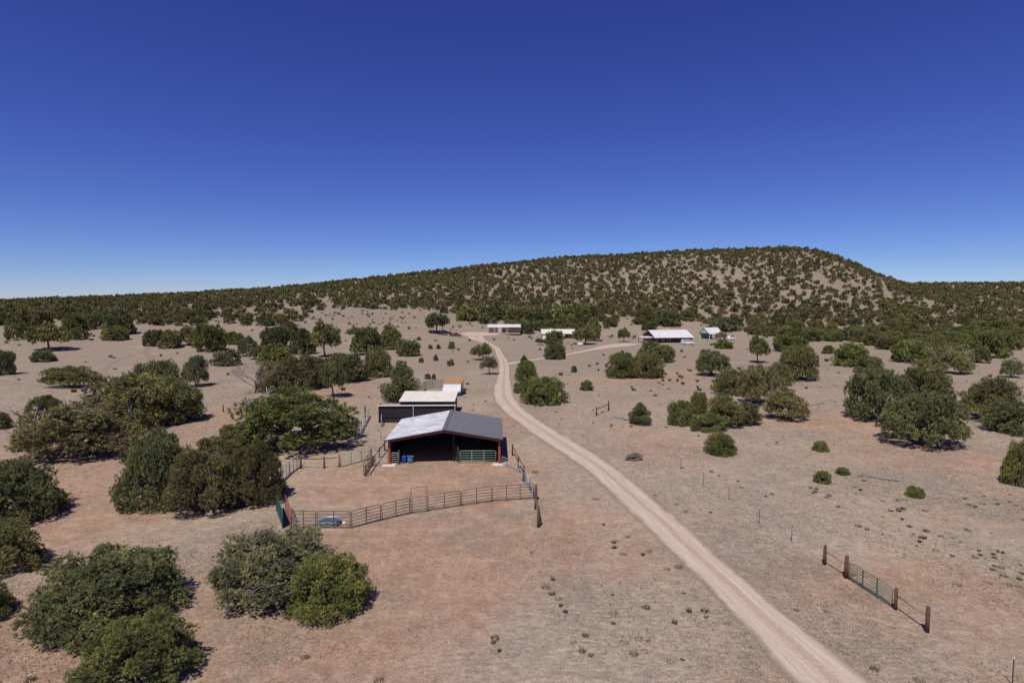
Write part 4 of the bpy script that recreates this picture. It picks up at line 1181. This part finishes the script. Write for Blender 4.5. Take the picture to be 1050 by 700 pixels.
q = MB(); q.box(wS-.26,wS-.2,.312,D2-.3,-.1,h0+.05); q.build('side_wall', M['charcoal2'], t)
q = MB(); q.box(.2,.26,.312,D2-.3,-.1,h0+.05); q.build('side_wall', M['charcoal2'], t)
q = MB(); q.box(.2,wS-.2,D2-.3,D2-.24,-.1,h0+.4); q.build('back_wall', M['charcoal2'], t)
# small white tack shed with rusty roof
a = gp(455.5,404.5); b = gp(472.5,404.5); w_ = (b-a).length; h_ = 2.35; dp = 6.5
t = thing('tack_shed', 'small white walled shed with a rusty tan roof beyond the cream roofed one', 'shed', a, 0)
q = MB(); q.box(0,w_,0,dp,-.1,h_-.1); q.build('wall', M['whitewall'], t)
q = MB(); corrug(q, (-.15,-.2,h_), (-.15,dp+.2,h_+.35), (w_+.15,dp+.2,h_+.35), (w_+.15,-.2,h_), 12, .03); q.build('roof', M['tanroof'], t)
q = MB(); corrug(q, (-.1,-2.3,.95), (-.1,-.22,h_-.06), (w_+.1,-.22,h_-.06), (w_+.1,-2.3,.95), 10, .025); q.build('lean_to_roof', M['whiteroof'], t)
q = MB(); q.box(-.16,w_+.16,-.30,-.235,h_-.08,h_+.04); q.build('fascia', M['woodlight'], t)
q = MB(); q.box(w_+.002,w_+.05,1.6,2.6,0,1.95); dr = q.build('door', M['brownwall'], t); q = MB(); q.box(w_+.052,w_+.09,2.42,2.48,.95,1.1); q.build('handle', M['galv'], dr)
q = MB(); q.beam((w_+.5,-.1,-.1),(w_+.5,-.1,2.9),.1,.1); o = q.build('corner_post', M['wood'], t)
p = gp(476,404.5); t = thing('water_barrel', 'small dark barrel at the right of the white tack shed', 'barrel', p)
q = MB(); q.lathe([(.34,0),(.38,.3),(.38,.7),(.33,1.0),(.28,1.0)], n=16); q.build('body', M['charcoal'], t, True)
q = MB(); q.lathe([(.30,1.002),(.30,1.03)], n=16); q.build('lid', M['charcoal2'], t)
p = gp(477,407); t = thing('bucket', 'white bucket in front of the small dark barrel', 'bucket', p)
q = MB(); q.lathe([(.22,0),(.28,.4),(.30,.42),(.27,.42),(.2,.05)], n=16); q.build('body', M['carwhite'], t, True)

# ------------------------------------------------------------------ houses
def house(name, label, a, rz, W, D, eh, rh, wall, roof, oh=.6, porch=None, hip=0, gable=None, wins=4, base=None):
    """front along +x from a, gabled with ridge along x"""
    t = thing(name, label, 'house', a, rz)
    wf = 0 if not porch else porch
    ww = M[wall]
    q = MB(); T_ = .18
    q.box(0,W,wf,wf+T_,-.3,eh); q.box(0,W,D-T_,D,-.3,eh)
    wl = q.build('wall', ww, t)
    for x in (0, W-T_):
        q = MB()
        q.add([(x,wf+T_,-.3),(x+T_,wf+T_,-.3),(x+T_,D-T_,-.3),(x,D-T_,-.3),(x,wf+T_,eh),(x+T_,wf+T_,eh),(x+T_,D-T_,eh),(x,D-T_,eh)],
              [(3,2,1,0),(4,5,6,7),(0,1,5,4),(1,2,6,5),(2,3,7,6),(3,0,4,7)])
        q.build('wall', ww, t)
        if not hip:
            q = MB(); q.add([(x,.1,eh+.002),(x,D-.1,eh+.002),(x,D/2,rh-.1),(x+T_,.1,eh+.002),(x+T_,D-.1,eh+.002),(x+T_,D/2,rh-.1)], [(0,2,1),(3,4,5),(0,3,5,2),(2,5,4,1),(1,4,3,0)])
            q.build('gable', M[gable or wall], t)
    sl = (rh-eh)/(D/2); n = max(10, int(W*1.6))
    q = MB(); corrug(q, (-oh,-oh,eh-oh*sl+.03), (-oh+hip,D/2,rh), (W+oh-hip,D/2,rh), (W+oh,-oh,eh-oh*sl+.03), n, .035)
    corrug(q, (-oh,D+oh,eh-oh*sl+.03), (-oh+hip,D/2+.01,rh), (W+oh-hip,D/2+.01,rh), (W+oh,D+oh,eh-oh*sl+.03), n, .035)
    if hip:
        for x0, x1 in ((-oh, -oh+hip), (W+oh, W+oh-hip)):
            q.add([(x0,-oh,eh-oh*sl+.03),(x0,D+oh,eh-oh*sl+.03),(x1,D/2,rh),(x0,-oh,eh-oh*sl-.05),(x0,D+oh,eh-oh*sl-.05)], [(0,1,2),(0,3,4,1)])
    q.build('roof', M[roof], t)
    if porch:
        q = MB(); q.box(0,W,-.2,wf,-.3,.08); q.build('porch_floor', M['concrete'], t)
        k = max(4, int(W/3))
        for i in range(k+1):
            x = .15+(W-.3)*i/k
            q = MB(); q.beam((x,-.05,.08),(x,-.05,eh-oh*sl*.2-.05),.2,.2); q.build('porch_post', M[base or wall], t)
    for i in range(wins):
        x = W*(i+.5)/wins
        if i == wins//2:
            q = MB(); q.box(x-.5,x+.5,wf-.05,wf-.005,0.05,2.1); d_ = q.build('door', M['brownwall'], t)
            q = MB(); q.box(x+.36,x+.42,wf-.10,wf-.052,.95,1.05); q.build('handle', M['galv'], d_)
        else:
            q = MB()
            for (u0,u1,v0,v1) in ((x-.72,x+.72,.88,.98),(x-.72,x+.72,2.02,2.12),(x-.72,x-.62,.98,2.02),(x+.62,x+.72,.98,2.02),(x-.04,x+.04,.98,2.02)):
                q.box(u0,u1,wf-.06,wf-.004,v0,v1)
            f = q.build('window', M['whitewall'], t)
            q = MB(); q.box(x-.62,x+.62,wf-.03,wf-.012,.98,2.02); q.build('pane', M['glass'], f)
    return t
# far house
a = gp(500.5,341.6); wA = 33.0/F*a.y
hA = house('far_house', 'long tan house with white roof and posted porch where the road ends', a, .02, wA, 12, 3.2, 4.5, 'adobe', 'whiteroof', porch=1.6, wins=5, oh=.35, gable='adobe')
q = MB(); q.box(wA*.66,wA-.0,-.15,1.5,.085,2.9); q.build('enclosed_porch', M['brownwall'], hA)
q = MB(); q.box(wA*.3,wA*.42,-.35,.0,.085,2.95); q.build('pier', M['adobe'], hA)
# middle house
a = gp(557,347.2); wB = 32.0/F*a.y
hB = house('middle_house', 'low cream roofed house half hidden by junipers right of the far tan house', a, .03, wB, 11, 2.7, 4.5, 'brownwall', 'creamroof', porch=1.5, wins=4, oh=.8)
q = MB(); q.box(-.4,2.2,-.4,1.4,-.1,2.5); q.build('chimney_wall', M['whitewall'], hB)
q = MB(); q.box(wB*.36,wB*.44,1.6,2.6,3.0,4.4); q.build('chimney', M['adobe'], hB)
for i, (px, py) in enumerate([(572.5,347.5),(577,348.2)]):
    p = gp(px, py); t = thing('patio_umbrella', ['left white patio umbrella in front of the middle house','right white patio umbrella in front of the middle house'][i], 'umbrella', p, .4*i)
    q = MB(); q.tube([(0,0,0),(0,0,2.4)], .04); q.build('pole', M['galv'], t)
    q = MB(); 
    vs = [(0,0,2.55)]+[(1.35*math.cos(k*PI/4),1.35*math.sin(k*PI/4),1.95) for k in range(8)]+[(1.3*math.cos(k*PI/4),1.3*math.sin(k*PI/4),1.88) for k in range(8)]+[(0,0,2.47)]
    q.add(vs, [(0,1+k,1+(k+1)%8) for k in range(8)]+[(1+k,9+k,9+(k+1)%8,1+(k+1)%8) for k in range(8)]+[(17,9+(k+1)%8,9+k) for k in range(8)]); q.build('canopy', M['carwhite'], t)
p = gp(595,354.5); t = thing('propane_tank', 'small white propane tank beside the driveway below the middle house', 'tank', p, .3)
q = MB(); q.tube([(-1.2,0,.7),(-1.05,0,.7),(-.9,0,.7),(.9,0,.7),(1.05,0,.7),(1.2,0,.7)], [.15,.4,.5,.5,.4,.15], 16); q.build('body', M['carwhite'], t, True)
for x in (-.6,.6): q = MB(); q.box(x-.1,x+.1,-.3,.3,0,.26); q.build('foot', M['concrete'], t)
# ranch house
a = gp(672.5,352.0); wC = 39.5/F*a.y
hC = house('ranch_house', 'dark walled ranch house with a bright white metal roof and brown gable end', a, math.radians(8), wC, 15.5, 2.75, 5.6, 'brownwall', 'whiteroof', porch=2.6, wins=6, gable='redwall', oh=.7)
q = MB(); corrug(q, (-5.6,-.3,2.55), (-5.6,7.4,2.7), (-.72,7.4,2.8), (-.72,-.3,2.65), 8, .03); q.build('lean_to_roof', M['whiteroof'], hC)
for (x, y) in ((-5.4,-.1),(-3,-.1),(-5.4,7.2),(-3,7.2)):
    q = MB(); q.beam((x,y,-.3),(x,y,2.56),.18,.18); q.build('porch_post', M['brownwall'], hC)
q = MB(); q.box(wC*.74,wC-.02,-.18,2.4,.085,2.55); q.build('enclosed_porch', M['redwall'], hC)
# pale green gabled shed
a = gp(727.5,347.8)
t = thing('gabled_carport', 'steep gabled open shed with pale green end and white roof right of the ranch house', 'carport', a, math.radians(28))
Wd, Dd, eh, rh = 8.6, 6.6, 2.9, 5.6
q = MB(); sl = (rh-eh)/(Dd/2)
corrug(q, (-.4,-.4,eh-.4*sl), (-.4,Dd/2,rh), (Wd+.4,Dd/2,rh), (Wd+.4,-.4,eh-.4*sl), 14, .03); corrug(q, (-.4,Dd+.4,eh-.4*sl), (-.4,Dd/2+.01,rh), (Wd+.4,Dd/2+.01,rh), (Wd+.4,Dd+.4,eh-.4*sl), 14, .03)
q.build('roof', M['whiteroof'], t)
for x in (-.1, Wd-.1):
    q = MB(); q.add([(x,0,eh),(x,Dd,eh),(x,Dd/2,rh-.08),(x+.12,0,eh),(x+.12,Dd,eh),(x+.12,Dd/2,rh-.08)], [(0,2,1),(3,4,5),(0,3,5,2),(2,5,4,1),(1,4,3,0)]); q.build('gable', M['greenwall'], t)
for x in (0, Wd/3, 2*Wd/3, Wd):
    for y in (0, Dd):
        q = MB(); q.beam((x,y,-.2),(x,y,eh-.02),.22,.22); q.build('post', M['whitewall'], t)
q = MB(); q.box(.3,Wd-.3,Dd-.3,Dd-.15,0,eh-.1); q.build('back_wall', M['greenwall'], t)

# ------------------------------------------------------------------ vehicles
def vehicle(name, label, p, rz, kind, paint):
    t = thing(name, label, 'pickup' if kind == 'pickup' else 'van' if kind == 'van' else 'car', p, rz)
    L, Wv = (5.9, 1.95) if kind == 'pickup' else (5.4, 1.95) if kind == 'van' else (4.6, 1.85)
    if kind == 'pickup': side = [(-L/2,.5),(-L/2,1.15),(-.35,1.18),(-.3,1.2),(.0,1.2),(1.5,1.18),(L/2-.15,1.08),(L/2,.85),(L/2,.45)]; cab = [(-.45,1.18),(-.25,1.85),(.75,1.88),(1.4,1.2)]
    elif kind == 'van': side = [(-L/2,.4),(-L/2,1.3),(1.7,1.3),(L/2-.1,1.05),(L/2,.8),(L/2,.4)]; cab = [(-L/2+.02,1.3),(-L/2+.12,2.1),(1.1,2.12),(1.75,1.3)]
    else: side = [(-L/2,.4),(-L/2,.95),(-1.6,1.0),(1.2,.98),(L/2-.15,.85),(L/2,.65),(L/2,.4)]; cab = [(-1.7,1.0),(-1.1,1.48),(.3,1.5),(1.15,.99)]
    def ext(pr, w, w2=None):
        m = MB(); w2 = w2 or w; n = len(pr)
        zs = [z for _, z in pr]; z0, z1 = min(zs), max(zs)
        ww = [(w+(w2-w)*(z-z0)/(z1-z0)) for _, z in pr]
        m.add([(x,-k,z) for (x, z), k in zip(pr, ww)]+[(x,k,z) for (x, z), k in zip(pr, ww)], [tuple(range(n)), tuple(range(2*n-1, n-1, -1))]+[(i, i+n, (i+1) % n+n, (i+1) % n) for i in range(n)])
        return m
    ext(side, Wv/2).build('body', M[paint], t)
    c = ext(cab, Wv/2-.05, Wv/2-.2).build('cabin', M[paint], t)
    m = MB()
    (x0,z0),(x1,z1),(x2,z2),(x3,z3) = cab
    for s in (-1, 1):
        wl = Wv/2-.05; wu = Wv/2-.2
        f = lambda x, z: (x, s*(wl+(wu-wl)*(z-z0)/(z1-z0)+.012), z)
        zl = z0+(z1-z0)*.2; zu = z0+(z1-z0)*.85
        m.add([f(x0+.22,zl), f(x3-.35,zl), f(x2-.02,zu), f(x1+.1,zu)], [(0,1,2,3)])
    m.build('side_window', M['glass'], c)
    m = MB(); nx_, nz_ = (z2-z3), (x3-x2)
    m.add([(x3-.06+.02,-Wv/2+.18,z3+.08),(x3-.06+.02,Wv/2-.18,z3+.08),(x2+.1+.02,Wv/2-.28,z2-.08),(x2+.1+.02,-Wv/2+.28,z2-.08)], [(0,1,2,3)]); m.build('windscreen', M['glass'], c)
    for x in (-L/2+1.0, L/2-1.0):
        for y in (-Wv/2+.02, Wv/2-.02):
            m = MB(); m.tube([(x,y-.11,.37),(x,y-.08,.37),(x,y+.08,.37),(x,y+.11,.37)], [.30,.37,.37,.30], 18); w_ = m.build('wheel', M['rubber'], t)
            m = MB(); s = 1 if y > 0 else -1; m.tube([(x,y+s*.112,.37),(x,y+s*.125,.37)], [.2,.17], 12); m.build('rim', M['galv'], w_)
    for y in (-Wv/2+.25, Wv/2-.25):
        m = MB(); m.box(L/2-.02,L/2+.02,y-.16,y+.16,.68,.82); m.build('headlight', M['whitewall'], t)
    return t
vehicle('pickup_truck', 'maroon pickup parked at the end of the road under the umbrella shaped tree', gp(467,344.6), .05, 'pickup', 'carred')
vehicle('parked_car', 'dark car in the shade of the umbrella shaped tree behind the maroon pickup', gp(454,343.2), .15, 'car', 'cardark')
vehicle('parked_van', 'white van parked at the right front corner of the ranch house', gp(705,353.0), .1, 'van', 'carwhite')
vehicle('parked_pickup', 'white pickup partly behind brush right of the pale green gabled shed', gp(748,348.4), .3, 'pickup', 'carwhite')

# ------------------------------------------------------------------ light
SUNV = Vector((.2, .5, -1.0)).normalized()           # direction the light travels
el = math.asin(-SUNV.z); az = math.atan2(-SUNV.x, -SUNV.y)     # from +Y clockwise
w = bpy.data.worlds.new('World'); scene.world = w; w.use_nodes = True
nt = w.node_tree; bg = nt.nodes['Background']
sky = nt.nodes.new('ShaderNodeTexSky'); sky.sky_type = 'NISHITA'; sky.sun_disc = False
sky.sun_elevation = el; sky.sun_rotation = az
sky.altitude = 2200; sky.air_density = 1.0; sky.dust_density = 0.05; sky.ozone_density = 7.0
sep = nt.nodes.new('ShaderNodeSeparateColor'); cmb = nt.nodes.new('ShaderNodeCombineColor')
nt.links.new(sky.outputs['Color'], sep.inputs[0])
for i, (gm, k) in enumerate(((1.25, .76), (1.38, .575), (1.0, 1.58))):      # a polarised, saturated high desert sky
    pw = nt.nodes.new('ShaderNodeMath'); pw.operation = 'POWER'; pw.inputs[1].default_value = gm
    ml = nt.nodes.new('ShaderNodeMath'); ml.operation = 'MULTIPLY'; ml.inputs[1].default_value = k
    nt.links.new(sep.outputs[i], pw.inputs[0]); nt.links.new(pw.outputs[0], ml.inputs[0]); nt.links.new(ml.outputs[0], cmb.inputs[i])
nt.links.new(cmb.outputs[0], bg.inputs['Color'])
bg.inputs['Strength'].default_value = .06
sl_ = bpy.data.lights.new('sun', 'SUN'); so = bpy.data.objects.new('sun', sl_); col.objects.link(so)
sl_.energy = 4.4; sl_.angle = math.radians(.53); sl_.color = (1.0, .94, .885)
so.rotation_euler = SUNV.to_track_quat('-Z', 'Y').to_euler(); so.location = (-30, -40, 120)
vs_ = scene.view_settings; vs_.view_transform = 'Standard'; vs_.look = 'None'; vs_.exposure = 0; vs_.gamma = 1
scene.cycles.max_bounces = 6; scene.cycles.diffuse_bounces = 3; scene.cycles.transparent_max_bounces = 6
